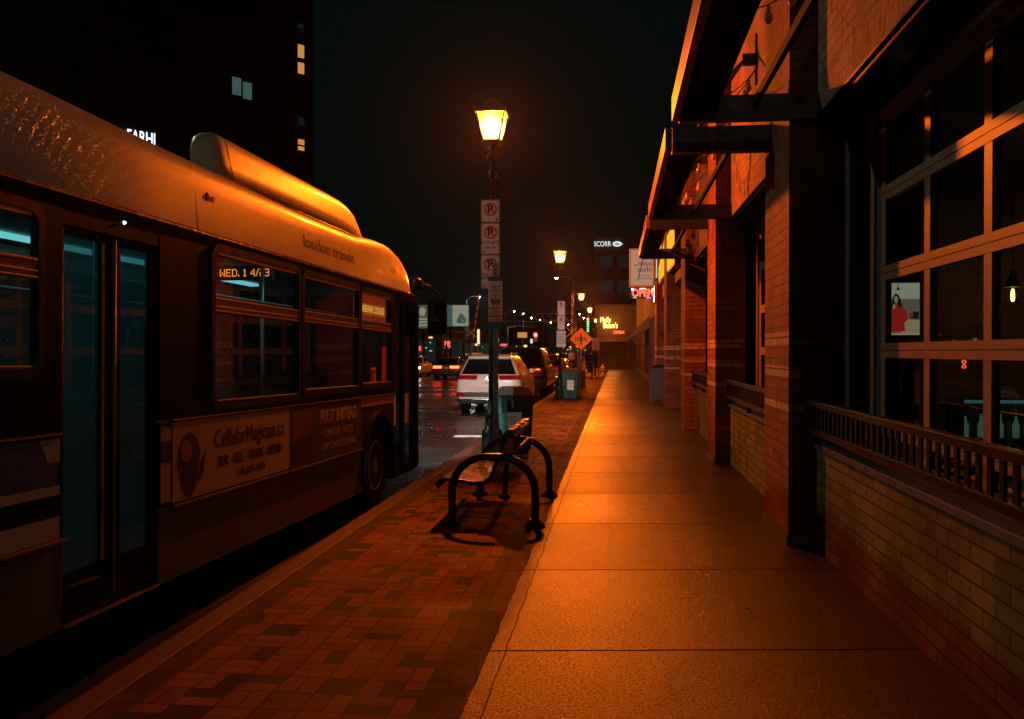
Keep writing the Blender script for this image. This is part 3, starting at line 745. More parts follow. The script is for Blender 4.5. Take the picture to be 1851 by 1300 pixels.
b = MB(); b.box(-0.05, -0.01, 0.5, 0.572, 0.27, 1.19); b.box(-0.05, -0.01, 0.572, 0.60, 0.27, 2.45); obj('door_post', b, M['bus_panel_dark'], bus)
# --- coving and roof lofted from sections
def roof_sec(y, top, inset):
    k = (top-2.56)/0.52
    P = [(0.0, 2.56), (0.0, 2.58), (-0.010, 2.70), (-0.022, 2.84), (-0.034, 2.94), (-0.055, 2.99), (-0.10, 3.035), (-0.20, 3.065), (-0.6, 3.08)]
    P = P + [(-BW - x, z) for (x, z) in P[::-1]]
    out = []
    for (x, z) in P:
        xx = x - inset if x > -BW/2 else x + inset
        out.append((xx, y, 2.56 + (z-2.56)*k))
    return out
rows = []
secs = [(-10.0, 3.45, 0.6), (-6.6, 3.24, 0.17), (-5.9, 3.19, 0.092), (-5.5, 3.165, 0.05), (-5.2, 3.145, 0.024), (-4.95, 3.13, 0.008), (-4.7, 3.12, 0), (-3.4, 3.10, 0), (-2, 3.08, 0), (-0.75, 3.08, 0), (-0.35, 3.11, 0), (0.1, 3.14, 0), (0.45, 3.145, 0.0), (0.72, 3.125, 0.0), (0.95, 3.085, 0.004), (1.15, 3.025, 0.01), (1.35, 2.94, 0.02), (1.5, 2.85, 0.04), (1.62, 2.75, 0.08), (1.72, 2.60, 0.14)]  # rear sections taper inward to keep that stretch out of the lamp's light
b = MB(); b.grid([roof_sec(*s_) for s_ in secs])
obj('roof_coving', b, M['bus_white'], bus)
b = MB(); b.box(-0.01, 0.014, -10, -4.203, 2.552, 2.566, bev=0.003); b.box(-0.01, 0.014, -4.197, 1.55, 2.552, 2.566, bev=0.003); b.box(-0.01, 0.010, -10, 1.55, 2.572, 2.578)
obj('gutter_rail', b, M['trim'], bus)
# roof fairing (hump)
def hump_sec(y, top, inset):
    P = [(0.0, 3.02), (-0.04, 3.20), (-0.070, 3.33), (-0.085, 3.38), (-0.115, 3.415), (-0.15, 3.43), (-0.235, 3.43), (-0.27, 3.41), (-0.285, 3.35), (-0.285, 3.02)]
    out = []
    for x, z in P:
        zz = 3.02 + (z-3.02)*(top-3.02)/(3.43-3.02)
        xx = x - inset if x > -0.16 else x + inset*0.4
        out.append((xx-0.11, y, zz))
    return out
b = MB()
hs = [(-3.62, 3.30, 0.06), (-3.615, 3.34, 0.045), (-3.60, 3.375, 0.028), (-3.57, 3.405, 0.012), (-3.53, 3.425, 0.004), (-3.48, 3.43, 0), (-3.4, 3.43, 0), (-2.4, 3.43, 0), (-1.2, 3.43, 0), (-0.8, 3.425, 0.0), (-0.55, 3.40, 0.0), (-0.33, 3.35, 0.01), (-0.15, 3.28, 0.03), (0.0, 3.20, 0.05), (0.1, 3.12, 0.08), (0.14, 3.05, 0.1)]
vr = b.grid([hump_sec(*h) for h in hs], close=True)
b.bm.faces.new(vr[0]); b.bm.faces.new(vr[-1][::-1])
obj('roof_fairing', b, M['bus_white'], bus)
b = MB()
b.tube([(-0.105, -3.6, 3.045), (-0.098, -0.5, 3.045)], 0.006, n=6)
obj('fairing_seam', b, M['trim'], bus)
b = MB(); b.tube([(0.0, -4.2, 2.58), (-0.010, -4.2, 2.70), (-0.022, -4.2, 2.84), (-0.034, -4.2, 2.94), (-0.055, -4.2, 2.99), (-0.10, -4.2, 3.035)], 0.0022, n=6)
obj('panel_seam', b, M['rubber'], bus)
b = MB(); b.tube([(-0.11, -3.42, 3.03), (-0.15, -3.42, 3.2), (-0.18, -3.42, 3.33), (-0.195, -3.42, 3.38), (-0.225, -3.42, 3.415), (-0.26, -3.42, 3.43)], 0.003, n=6)
obj('panel_seam', b, M['rubber'], bus)
# marker lamp on the coving
b = MB(); b.lathe([(0.035, 0), (0.035, 0.012), (0.02, 0.02)], (-0.033, -4.03, 2.83), axis='x', n=14); obj('marker_lamp', b, M['rubber'], bus)
b = MB(); b.lathe([(0.022, 0), (0.02, 0.02)], (-0.035, -3.95, 2.83), axis='x', n=12); obj('marker_lamp', b, M['orange_panel'], bus)
b = MB(); b.lathe([(0.012, 0), (0.008, 0.012)], (-0.006, -5.06, 2.49), axis='x', n=10); obj('door_lamp', b, M['sign_lit_cool'], bus)
# --- hidden sides, floor, rear, front
b = MB()
b.box(-BW, -BW+0.05, -10, 1.70, 0.3, 1.4); b.box(-BW, -BW+0.05, -10, 1.70, 2.45, 2.56)
for y0, y1 in ((-10, -9.4), (-7.9, -7.8), (-6.3, -6.2), (-4.7, -4.6), (-3.1, -3.0), (-1.5, -1.4), (0.1, 0.2), (1.5, 1.7)): b.box(-BW, -BW+0.05, y0, y1, 1.4, 2.45)
b.box(-BW, 0.0, -10.05, -10.0, 0.3, 3.05)
b.box(-BW+0.05, -0.06, -9.98, 1.6, 0.30, 0.38)
obj('far_side', b, M['bus_panel_dark'], bus)
b = MB(); b.box(-BW+0.01, -BW+0.02, -9.4, 1.5, 1.4, 2.45); obj('far_side_pane', b, M['bus_glass'], bus)
b = MB(); b.box(-BW+0.1, -0.1, -9.9, 1.5, 2.70, 2.72); b.box(-BW+0.06, -BW+0.09, -9.9, 1.5, 0.38, 1.39); obj('inner_lining', b, M['bus_inside'], bus)
# front mask
b = MB()
fr_pts = [(0.0, 1.70), (-0.06, 1.80), (-0.25, 1.90), (-0.7, 1.97), (-BW/2, 1.99)]
fr_pts = fr_pts + [(-BW-x, y) for x, y in fr_pts[-2::-1]]
b.grid([[(x, y, 0.3) for x, y in fr_pts], [(x, y, 1.1) for x, y in fr_pts]])
obj('front_panel', b, M['bus_white'], bus)
b = MB(); b.grid([[(x, y, 1.1) for x, y in fr_pts], [(x, y-0.03, 2.1) for x, y in fr_pts], [(x*0.9-0.13, y-0.2, 2.66) for x, y in fr_pts]])
obj('windscreen', b, M['car_glass'], bus)
b = MB(); b.box(-BW+0.1, -0.1, 1.88, 2.06, 0.32, 0.58, bev=0.04); obj('bumper', b, M['bus_panel_dark'], bus)
# --- wheels
def bus_wheel(cy):
    b = MB(); b.lathe([(0.28, 0.0), (0.30, -0.005), (0.40, 0.012), (0.455, 0.0), (0.488, -0.035), (0.492, -0.15), (0.488, -0.25), (0.45, -0.28), (0.28, -0.28)], (-0.05, cy, 0.492), axis='x', n=36)
    ty = obj('wheel', b, M['tyre'], bus)
    b = MB(); b.lathe([(0.285, -0.02), (0.285, 0.0), (0.262, 0.0), (0.25, -0.07), (0.17, -0.10), (0.12, -0.09), (0.115, -0.01), (0.07, 0.0)], (-0.045, cy, 0.492), axis='x', n=28)
    obj('rim', b, M['rim'], ty)
    b = MB()
    for k in range(10):
        a = 2*math.pi*k/10
        b.lathe([(0.016, -0.11), (0.016, -0.05), (0.008, -0.045)], (-0.045, cy+0.17*math.cos(a), 0.492+0.17*math.sin(a)), axis='x', n=6)
    obj('wheel_nut', b, M['trim'], ty)
    b = MB()
    outer = [(cy+(AR+0.03)*math.cos(R(a)), 0.5+(AR+0.03)*math.sin(R(a))) for a in range(-22, 203, 9)]
    inner = [(cy+(AR-0.02)*math.cos(R(a)), 0.5+(AR-0.02)*math.sin(R(a))) for a in range(-22, 203, 9)]
    b.prism(outer + inner[::-1], 'x', -0.02, 0.02)
    obj('wheel_arch', b, M['rubber'], bus)
    b = MB()
    rows = []
    for x in (-0.03, -0.55): rows.append([(x, cy+(AR+0.01)*math.cos(R(a)), 0.5+(AR+0.01)*math.sin(R(a))) for a in range(-22, 203, 9)])
    b.grid(rows); b.box(-0.57, -0.55, cy-AR, cy+AR, 0.28, 1.12)
    obj('wheel_housing', b, M['rubber'], bus)
bus_wheel(0); bus_wheel(-7.2)
# --- headlights
for hx in (-0.35, -2.2):
    b = MB(); b.lathe([(0.13, 0), (0.13, 0.03), (0.11, 0.045)], (hx, 1.93, 0.78), axis='y', n=18); hl = obj('headlight', b, M['trim'], bus)
    b = MB(); b.lathe([(0.10, 0.046), (0.06, 0.055)], (hx, 1.93, 0.78), axis='y', n=16); obj('lens', b, M['headlight'], hl)
    ld = bpy.data.lights.new('headlight_beam', 'SPOT'); ld.energy = 1100; ld.color = (1.0, 1.0, 0.93); ld.spot_size = R(56); ld.spot_blend = 1.0; ld.shadow_soft_size = 0.08
    lo = bpy.data.objects.new('headlight_beam', ld); COL.objects.link(lo); lo.parent = hl
    lo.location = (hx, 2.02, 0.78); lo.rotation_euler = (R(88), 0, 0)
# --- mirror
b = MB(); b.lathe([(0.05, 0), (0.085, 0.02), (0.09, 0.07), (0.06, 0.13)], (-0.03, 1.60, 2.72), axis='x', n=16)
mr_ = obj('mirror', b, M['rubber'], bus)
b = MB(); b.tube([(0.05, 1.62, 2.74), (0.14, 1.85, 2.70), (0.19, 2.1, 2.62), (0.17, 2.2, 2.5)], 0.018); b.tube([(0.05, 1.64, 2.66), (0.12, 1.85, 2.63), (0.17, 2.08, 2.56)], 0.010)
obj('mirror_arm', b, M['black_steel'], mr_)
b = MB(); b.box(0.02, 0.29, 2.12, 2.26, 2.06, 2.55, bev=0.045); obj('mirror_head', b, M['bus_dark'], mr_)
b = MB(); b.box(0.06, 0.24, 2.112, 2.119, 2.25, 2.49); obj('mirror_glass', b, M['car_glass'], mr_)
# --- interior
b = MB(); b.box(-0.62, -0.50, -9.6, 1.0, 2.66, 2.69); b.box(-2.05, -1.93, -9.6, 1.0, 2.66, 2.69)
obj('ceiling_light', b, M['bus_tube'], bus)
b = MB()
for x, y in ((-0.55, -6.5), (-0.5, -5.66), (-0.5, -4.6), (-0.75, -3.2), (-0.8, -1.4), (-1.8, -2.4), (-1.8, -5.1)): b.tube([(x, y, 0.38), (x, y, 2.70)], 0.017)
b.tube([(-0.62, -9, 2.25), (-0.62, 0.2, 2.25)], 0.015); b.tube([(-1.9, -9, 2.25), (-1.9, 0.2, 2.25)], 0.015)
obj('grab_pole', b, M['steel_pole'], bus)
b = MB(); b.tube([(-0.12, -4.72, 1.90), (-0.10, -4.84, 1.86), (-0.095, -4.89, 1.6), (-0.09, -4.9, 1.2)], 0.016)
obj('grab_pole', b, M['yellow_pole'], bus)
b = MB()
for y in (-8.6, -7.8, -6.7, -3.9, -3.1, -2.3, -1.5):
    for x in ((-2.3,) if y > -6 else (-2.3, -0.75)):
        b.box(x-0.2, x+0.25, y-0.22, y+0.22, 0.78, 0.86, bev=0.02); b.box(x-0.2, x+0.25, y-0.26, y-0.18, 0.84, 1.45, bev=0.03); b.box(x-0.05, x+0.1, y-0.1, y+0.1, 0.38, 0.78)
obj('passenger_seat', b, M['seat_fabric'], bus)
b = MB(); b.box(-1.52, -0.88, -0.99, -0.92, 2.55, 2.72, bev=0.01); ls = obj('date_display', b, M['black_steel'], bus)
def led_text(body, x0, y, z, px, m, parent):
    F = {'W': ["10001","10001","10001","10101","10101","11011","10001"], 'E': ["11111","10000","10000","11110","10000","10000","11111"], 'D': ["11110","10001","10001","10001","10001","10001","11110"],
         '.': ["0","0","0","0","0","1","1"], ' ': ["00"]*7, '1': ["010","110","010","010","010","010","111"], '4': ["0001","0011","0101","1001","1111","0001","0001"],
         '/': ["001","001","010","010","010","100","100"], '2': ["1111","0001","0001","1111","1000","1000","1111"], '3': ["1111","0001","0001","0111","0001","0001","1111"]}
    b = MB(); x = x0
    for ch in body:
        g = F[ch]
        for r_, row in enumerate(g):
            for c_, v in enumerate(row):
                if v == '1': b.box(x+c_*px, x+(c_+0.82)*px, y-0.003, y, z-r_*px, z-(r_-0.82)*px)
        x += (len(g[0])+1)*px
    return obj('lettering', b, m, parent)
led_text("WED. 1 4/23", -1.46, -0.991, 2.655, 0.0115, M['led_orange'], ls)
# destination sign behind the third window
b = MB(); b.box(-0.10, -0.06, -0.66, 0.42, 2.12, 2.46, bev=0.01); ds = obj('destination_sign', b, M['dest_back'], bus)
b = MB(); b.box(-0.059, -0.055, -0.64, 0.40, 2.21, 2.335); obj('sign_face', b, M['dest_orange'], ds)
text("FANSHAWE COLLEGE", 0.115, (-0.053, -0.12, 2.272), M['dest_bright'], ds, '+x', sx=0.82)
b = MB(); b.box(-0.018, -0.015, -0.28, -0.10, 1.42, 1.62); obj('window_sticker', b, M['orange_panel'], bus)
b = MB(); b.box(-0.018, -0.015, 0.13, 0.30, 1.46, 1.86); obj('window_sticker', b, M['sign_red'], bus)
b = MB()
for k in range(5):
    for j in range(5):
        if random.random() < 0.55: b.box(-0.0145, -0.0135, -0.265+k*0.031, -0.24+k*0.031, 1.435+j*0.033, 1.46+j*0.033)
obj('sticker_print', b, M['sign_black'], bus)
# writing on the coving
text("london transit", 0.165, (-0.0135, -1.58, 2.765), M['bus_text'], bus, '+x', sx=1.5, ext=0.001, rot=(R(85), 0, R(90)))
text("L302", 0.11, (-0.0165, 0.62, 2.80), M['bus_text'], bus, '+x', sx=1.1, ext=0.001, rot=(R(85), 0, R(90)))
# adverts
b = MB(); b.box(-0.005, 0.006, -4.525, -2.63, 0.765, 1.285); ad = obj('advert_panel', b, M['ad_yellow'], bus)
text("CellularMagician.ca", 0.185, (0.0075, -3.36, 1.125), M['ad_ink'], ad, '+x', sx=0.86, ext=0.0008)
text("BUY - SELL - TRADE - REPAIR", 0.105, (0.0075, -3.36, 0.962), M['ad_ink'], ad, '+x', sx=0.83, ext=0.0008, bold=0.002)
text("519-697-1675", 0.09, (0.0075, -3.37, 0.85), M['ad_ink'], ad, '+x', sx=1.0, ext=0.0008)
b = MB()
pts = [(-4.32+0.155*math.cos(R(a))*(1.0 if math.sin(R(a)) > 0 else 0.82), 0.99+0.215*math.sin(R(a))) for a in range(0, 360, 12)]
b.prism(pts, 'x', 0.004, 0.0075); b.prism([(-4.17, 1.0), (-4.10, 1.06), (-4.12, 0.92), (-4.2, 0.85)], 'x', 0.004, 0.0076)
pt_ = obj('advert_portrait', b, M['ad_ink'], ad)
b = MB(); b.prism([(-4.36+0.07*math.cos(R(a)), 1.085+0.075*math.sin(R(a))) for a in range(0, 360, 20)], 'x', 0.0076, 0.009); obj('advert_face', b, M['ad_skin'], pt_)
b = MB(); b.box(-0.005, 0.006, -2.61, -0.685, 0.765, 1.285); ad = obj('advert_panel', b, M['ad_dark'], bus)
text("FIX IT INSTEAD", 0.165, (0.0075, -1.38, 1.155), M['ad_cream'], ad, '+x', sx=0.93, ext=0.0008, bold=0.006)
text("COMPUTERS, TABLETS,", 0.098, (0.0075, -1.38, 0.995), M['ad_cream'], ad, '+x', sx=0.85, ext=0.0008)
text("GAME CONSOLES & PHONES", 0.092, (0.0075, -1.38, 0.87), M['ad_cream'], ad, '+x', sx=0.85, ext=0.0008)
b = MB(); b.prism([(-2.56, 1.25), (-2.56, 0.98), (-2.12, 1.08), (-2.10, 1.26)], 'x', 0.004, 0.0075); obj('advert_picture', b, M['ad_brown'], ad)
b = MB(); b.prism([(-2.56, 0.78), (-2.56, 0.96), (-2.10, 1.05), (-2.10, 0.80)], 'x', 0.004, 0.0075); obj('advert_picture', b, M['ad_ink'], ad)

# ------------------------------------------------------------------ restaurant building on the right
bld = thing('brick_restaurant', 'buff and red brick restaurant with pilasters, low walls and gridded overhead windows beside the sidewalk', 'restaurant', (3.5, 10, 0))
WX = 1.67
PIL = [(2.1, 3.32), (7.72, 8.93), (13.3, 14.45), (19.1, 20.3), (26.2, 27.4), (32.55, 33.7)]
for i, (y0, y1) in enumerate(PIL):
    if i == 0: continue
    b = MB(); b.box(1.45, 2.1, y0, y1, 0, 8.6 if i < 3 else 5.5)
    obj('pilaster', b, M['pilaster_brick'], bld, world=True)
    b = MB(); b.box(1.435, 1.449, y0-0.012, y1+0.012, 0.0, 0.09); obj('pilaster_base', b, M['sill_stone'], bld, world=True)
BAYS = [(-6.0, 7.72), (8.93, 13.3), (14.45, 19.1)]
for (y0, y1) in BAYS:
    b = MB(); b.box(WX, WX+0.2, y0, y1, 0, 0.84); obj('low_wall', b, M['wall_brick'], bld, world=True)
    b = MB(); b.box(WX-0.03, WX+0.36, y0, y1, 0.841, 0.895, bev=0.008); obj('window_sill', b, M['sill_stone'], bld, world=True)
    b = MB(); b.box(WX, WX+0.25, y0, y1, 3.92, 8.6 if y0 < 14 else 5.5); obj('upper_wall', b, M['upper_brick'], bld, world=True)
    b = MB(); b.box(WX, WX+0.25, y0, y1, 3.62, 3.919); obj('soldier_course', b, M['soldier_brick'], bld, world=True)
    b = MB(); b.box(WX-0.012, WX+0.3, y0, y1, 3.60, 3.619); b.box(WX+0.02, WX+0.24, y0, y1, 3.54, 3.599); obj('lintel', b, M['dark_metal'], bld, world=True)
    # soffit of the recess
    b = MB(); b.box(WX+0.3, 2.2, y0, y1, 3.545, 3.6); obj('soffit', b, M['dark_metal'], bld, world=True)
    # railing
    b = MB(); b.box(1.565, 1.62, y0+0.02, y1-0.02, 1.205, 1.255, bev=0.006); b.box(1.565, 1.62, y0+0.02, y1-0.02, 0.985, 1.035, bev=0.006)
    rl = obj('railing', b, M['dark_metal'], bld, world=True)
    n = int((y1-y0)/0.125)
    b = MB()
    for k in range(1, n): b.box(1.585, 1.6, y0+k*0.125-0.022, y0+k*0.125+0.022, 1.035, 1.205)
    obj('baluster', b, M['dark_metal'], rl, world=True)
    b = MB()
    for k in (0.3, (y1-y0)/2, y1-y0-0.3):
        b = MB(); b.box(1.59, 1.64, y0+k-0.02, y0+k+0.02, 0.896, 0.985); obj('railing_bracket', b, M['dark_metal'], rl, world=True)
    # gridded overhead window
    UX = 2.05
    yr = y1-0.62 if y1 < 8 else y1-0.35
    b = MB(); b.box(UX-0.02, UX+0.06, yr+0.22, yr+0.36, 0.4, 3.545, bev=0.004)
    wf = obj('overhead_window', b, M['frame_paint'], bld, world=True)
    b = MB(); b.box(UX-0.0, UX+0.05, y0+0.0, y0+0.08, 0.4, 3.545); obj('side_frame', b, M['frame_paint'], wf, world=True)
    ms = [yr - 0.965*k for k in range(15) if yr - 0.965*k > y0+0.1]
    b = MB()
    for yy in ms: b.box(UX-0.012, UX+0.035, yy-0.055, yy+0.055, 0.42, 3.46, bev=0.003)
    obj('mullion', b, M['frame_paint'], wf, world=True)
    b = MB()
    ylo = ms[-1]-0.055 if y0 > 1 else y0+0.1
    for zc in (0.46, 1.06, 1.66, 2.25, 2.86, 3.46):
        b.box(UX-0.016, UX+0.038, ylo, yr+0.055, zc-0.055, zc-0.003); b.box(UX-0.016, UX+0.038, ylo, yr+0.055, zc+0.003, zc+0.055)
        b.box(UX-0.005, UX+0.03, ylo, yr+0.055, zc-0.0029, zc+0.0029)
    obj('rail', b, M['frame_paint'], wf, world=True)
    b = MB(); b.box(UX+0.008, UX+0.014, ylo, yr, 0.5, 3.42); obj('pane', b, M['shop_glass'], wf, world=True)
    b = MB(); b.box(1.88, 2.1, yr+0.361, y1, 0.0, 3.6); b.box(UX-0.002, UX+0.05, yr+0.056, yr+0.219, 0.0, 3.54); obj('jamb', b, M['dark_room'], bld, world=True)
# entrance parts between the far pilasters
b = MB(); b.box(WX+0.25, WX+0.4, 20.3, 26.2, 0, 3.6); b.box(WX+0.25, WX+0.4, 27.4, 32.55, 0, 3.6); obj('shop_front', b, M['shop_brick'], bld, world=True)
b = MB()
for y in (21.2, 22.6, 24.0, 25.5, 28.4, 29.8, 31.2): b.box(WX+0.16, WX+0.249, y, y+0.09, 0.1, 3.4)
obj('mullion', b, M['trim'], bld, world=True)
b = MB(); b.box(WX+0.2, WX+0.245, 21.3, 25.4, 0.6, 3.2); b.box(WX+0.2, WX+0.245, 28.5, 31.2, 0.6, 3.2); obj('shop_window', b, M['car_glass'], bld, world=True)
b = MB(); b.box(WX, WX+0.25, 20.3, 26.2, 3.6, 5.5); b.box(WX, WX+0.25, 27.4, 32.55, 3.6, 5.5); obj('upper_wall', b, M['upper_brick'], bld, world=True)
b = MB(); b.box(1.42, 12, -6.0, 14.5, 8.61, 8.8); b.box(1.93, 12, 14.3, 14.45, 5.5, 8.6); b.box(1.42, 12, 14.46, 33.8, 5.51, 5.65); b.box(1.45, 1.9, 33.71, 33.8, 0, 5.5); obj('roof', b, M['sill_stone'], bld, world=True)
# dining room shell
b = MB()
b.box(1.5, 12, -6.2, -6.01, 0, 8.6); b.box(12, 12.1, -6.0, 20, 0, 4.2); b.box(2.12, 12, -6.0, 20, 3.75, 3.85); b.box(2.101, 12, 19.2, 19.35, 0, 4.2)
b.box(2.3, 2.9, 12.3, 12.5, 0, 3.74)
obj('inner_wall', b, M['dark_room'], bld, world=True)
b = MB(); b.box(1.87, 12, -6.0, 19.2, 0.0, 0.04); obj('inner_floor', b, M['table_wood'], bld, world=True)
b = MB(); b.box(4.0, 11.9, 12.3, 12.5, 0.04, 3.74); obj('inner_wall', b, M['room_brick'], bld, world=True)

# canopies with beams
def canopy(y0, y1):
    b = MB(); b.box(0.47, 0.53, y0, y1, 3.62, 3.83, bev=0.004)
    c = obj('canopy', b, M['fascia'], bld, world=True)
    for ya, yb in ((y0+0.001, y0+0.09), (y1-0.09, y1-0.001)):
        b = MB(); b.box(0.531, 1.46, ya, yb, 3.60, 3.81); obj('beam', b, M['black_steel'], c, world=True)
    b = MB()
    b = MB(); b.box(0.531, 0.88, max(y0, 4.21)+0.09, y1-0.09, 3.80, 3.815); obj('gutter', b, M['louvre_paint'], c, world=True)  # solid strip added to shade the upper window frames
    for x in (0.82, 1.16):
        b = MB(); b.box(x-0.02, x+0.02, y0+0.09, y1-0.09, 3.72, 3.79); obj('purlin', b, M['louvre_paint'], c, world=True)
    return c
c1 = canopy(-6.0, 7.72); b = MB(); b.box(0.54, 1.55, -5.9, 4.2, 3.80, 3.815); obj('deck', b, M['dark_metal'], c1, world=True)  # unseen solid sheet added to block light over the near sidewalk
canopy(8.75, 13.32); canopy(14.3, 18.9)
for q in ((0.53, 1.449, 8.62, 8.74, 3.56, 3.80), (1.462, 1.669, 13.22, 13.299, 3.60, 3.81), (1.462, 1.669, 7.64, 7.719, 3.60, 3.81)):
    b = MB(); b.box(*q); obj('beam', b, M['black_steel'], bld, world=True)
# tie rods with wall plates
for k, (yc, ) in enumerate([(5.0,), (10.9,), (16.5,)]):
    b = MB(); b.box(1.645, 1.669, yc-0.035, yc+0.035, 4.85, 5.45); b.box(1.5, 1.66, yc-0.02, yc+0.02, 5.08, 5.22)
    an = obj('tie_rod', b, M['black_steel'], bld, world=True)
    b = MB(); b.tube([(1.52, yc, 5.15), (0.5, yc-1.5, 3.84)], 0.018, n=8); b.tube([(1.52, yc, 5.15), (0.5, yc+1.5, 3.84)], 0.018, n=8)
    obj('rod', b, M['black_steel'], an, world=True)

# unseen wall lamp added behind the viewer to cast cool light on the bus
t = thing('wall_lamp', 'cool white wall lamp fixed high on the brick facade behind the viewer', 'lamp', (1.6, -1.0, 5.3))
b = MB(); b.box(1.63, 1.669, -1.12, -0.88, 5.2, 5.5, bev=0.01); b.tube([(1.64, -1, 5.4), (1.35, -1, 5.5), (1.25, -1, 5.42)], 0.015, n=8); obj('bracket', b, M['black_steel'], t, world=True)
b = MB(); b.lathe([(0.03, 5.44), (0.06, 5.42), (0.14, 5.33), (0.145, 5.32)], (1.25, -1, 0), n=18); obj('lamp_shade', b, M['black_steel'], t, world=True)
b = MB(); b.lathe([(0.03, 5.315), (0.085, 5.27), (0.09, 5.22), (0.06, 5.16), (0.01, 5.14)], (1.25, -1, 0), n=16); obj('bulb', b, M['wall_lamp_bulb'], t, world=True)
point('bulb_light', (0.55, 1.0, 0.78), 20, 0.07, Vector((1.25, -1, 5.23)) - Vector(t.location), t)
# string lights above the canopies
def string_lights(y0, y1, x0, x1, label, seed):
    rnd = random.Random(seed)
    t = thing('string_lights', label, 'string lights', ((x0+x1)/2, y0, 4.3), group='string lights over the canopies')
    b = MB(); path = []
    n = 5; bulbs = []
    anchors = [((x1 if k % 2 else x0), y0+(y1-y0)*k/n, 4.25 + (0.45 if k % 2 else 0.0)) for k in range(n+1)]
    for a, c in zip(anchors, anchors[1:]):
        for j in range(9):
            f = j/8.0; sag = 0.22*4*f*(1-f)
            path.append((a[0]+(c[0]-a[0])*f, a[1]+(c[1]-a[1])*f, a[2]+(c[2]-a[2])*f - sag))
            if j in (1, 3, 5, 7): bulbs.append(path[-1])
    b.tube(path, 0.006, n=5); obj('cable', b, M['rubber'], t, world=True)
    for p in bulbs:
        b = MB(); b.lathe([(0.008, 0), (0.018, -0.02), (0.018, -0.05), (0.034, -0.085), (0.036, -0.11), (0.02, -0.14), (0.005, -0.147)], p, n=10)
        obj('bulb', b, M['bulb_glass'], t, world=True)
string_lights(2.5, 7.4, 0.6, 1.5, 'amber bulb string over the nearest canopy at the top of the picture', 1)
string_lights(8.9, 13.1, 0.6, 1.5, 'amber bulb string over the second canopy, between the two nearest brick pilasters', 2)
string_lights(14.5, 18.7, 0.6, 1.5, 'amber bulb string over the third, farthest canopy near the yellow sign', 3)

# ------------------------------------------------------------------ things inside the dining room
t = thing('wall_screen', 'lit portrait screen showing a woman in red drinking from a mug, inside the dark window', 'screen', (3.32, 10.6, 1.8))
b = MB(); b.box(3.13, 3.51, 10.5, 10.56, 1.82, 2.45, bev=0.008); b.tube([(3.32, 10.53, 0.04), (3.32, 10.53, 1.82)], 0.02); obj('casing', b, M['black_steel'], t, world=True)
def flat(name, pts, y, m, parent):
    b = MB(); b.prism(pts, 'y', y, y-0.0015); return obj(name, b, m, parent, world=True)
sc = flat('display', [(3.14, 2.43), (3.14, 1.84), (3.50, 1.84), (3.50, 2.43)], 10.499, M['tv_wall'], t)
flat('picture_wall', [(3.14, 2.25), (3.14, 1.86), (3.50, 1.86), (3.50, 2.25)], 10.4965, M['tv_brown'], sc)
flat('picture_table', [(3.30, 2.02), (3.30, 1.86), (3.50, 1.86), (3.50, 2.01)], 10.4945, M['tv_table'], sc)
flat('picture_lamp', [(3.243, 2.35), (3.262, 2.39), (3.262, 2.43), (3.268, 2.43), (3.268, 2.39), (3.29, 2.35)], 10.4945, M['tv_green'], sc)
flat('picture_hair', [(3.19, 2.14), (3.20, 2.24), (3.215, 2.29), (3.24, 2.312), (3.265, 2.30), (3.285, 2.26), (3.30, 2.20), (3.325, 2.13), (3.35, 2.10), (3.34, 2.07), (3.20, 2.09)], 10.4925, M['tv_dark'], sc)
flat('picture_sweater', [(3.145, 2.08), (3.175, 2.13), (3.21, 2.16), (3.30, 2.16), (3.35, 2.13), (3.375, 2.05), (3.36, 2.0), (3.335, 1.985), (3.34, 1.88), (3.185, 1.88), (3.185, 1.99), (3.15, 2.0)], 10.4905, M['tv_red'], sc)
flat('picture_face', [(3.222, 2.23), (3.225, 2.27), (3.24, 2.285), (3.258, 2.27), (3.262, 2.23), (3.25, 2.2), (3.235, 2.2)], 10.4885, M['tv_skin'], sc)
flat('picture_mug', [(3.225, 2.20), (3.225, 2.15), (3.262, 2.15), (3.262, 2.20)], 10.4865, M['tv_red'], sc)
flat('picture_hand', [(3.205, 2.18), (3.225, 2.19), (3.238, 2.17), (3.22, 2.13), (3.205, 2.14)], 10.4845, M['tv_skin'], sc)
flat('picture_bottles', [(3.395, 2.03), (3.395, 2.09), (3.403, 2.10), (3.403, 2.05), (3.42, 2.05), (3.43, 2.11), (3.49, 2.10), (3.49, 2.02)], 10.4925, M['tv_dark'], sc)

t.location.x -= 0.09
def pendant(x, y, z, label, lit=True, sc_=1.0):
    t = thing('pendant_lamp', label, 'lamp', (x, y, 3.74), group='pendant lamps in the dining room')
    b = MB(); b.tube([(x, y, 3.74), (x, y, z+0.2*sc_)], 0.006, n=6); obj('cord', b, M['black_steel'], t, world=True)
    b = MB(); b.lathe([(0.02, 0.22*sc_), (0.035, 0.2*sc_), (0.045, 0.12*sc_), (0.075*sc_, 0.04*sc_), (0.11*sc_, 0.0)], (x, y, z), n=18); obj('lamp_shade', b, M['black_steel'], t, world=True)
    b = MB(); b.lathe([(0.012, -0.02), (0.02, -0.06), (0.022, -0.14*sc_), (0.010, -0.17*sc_)], (x, y, z), n=10); obj('bulb', b, M['filament'] if lit else M['room_tube'], t, world=True)
    return t
pp_ = pendant(4.70, 11.2, 2.42, 'black bell pendant with glowing filament bulb before the inner brick wall')
point('bulb_light', (1.0, 0.5, 0.15), 14, 0.03, (0, 0, 2.32-3.74), pp_)
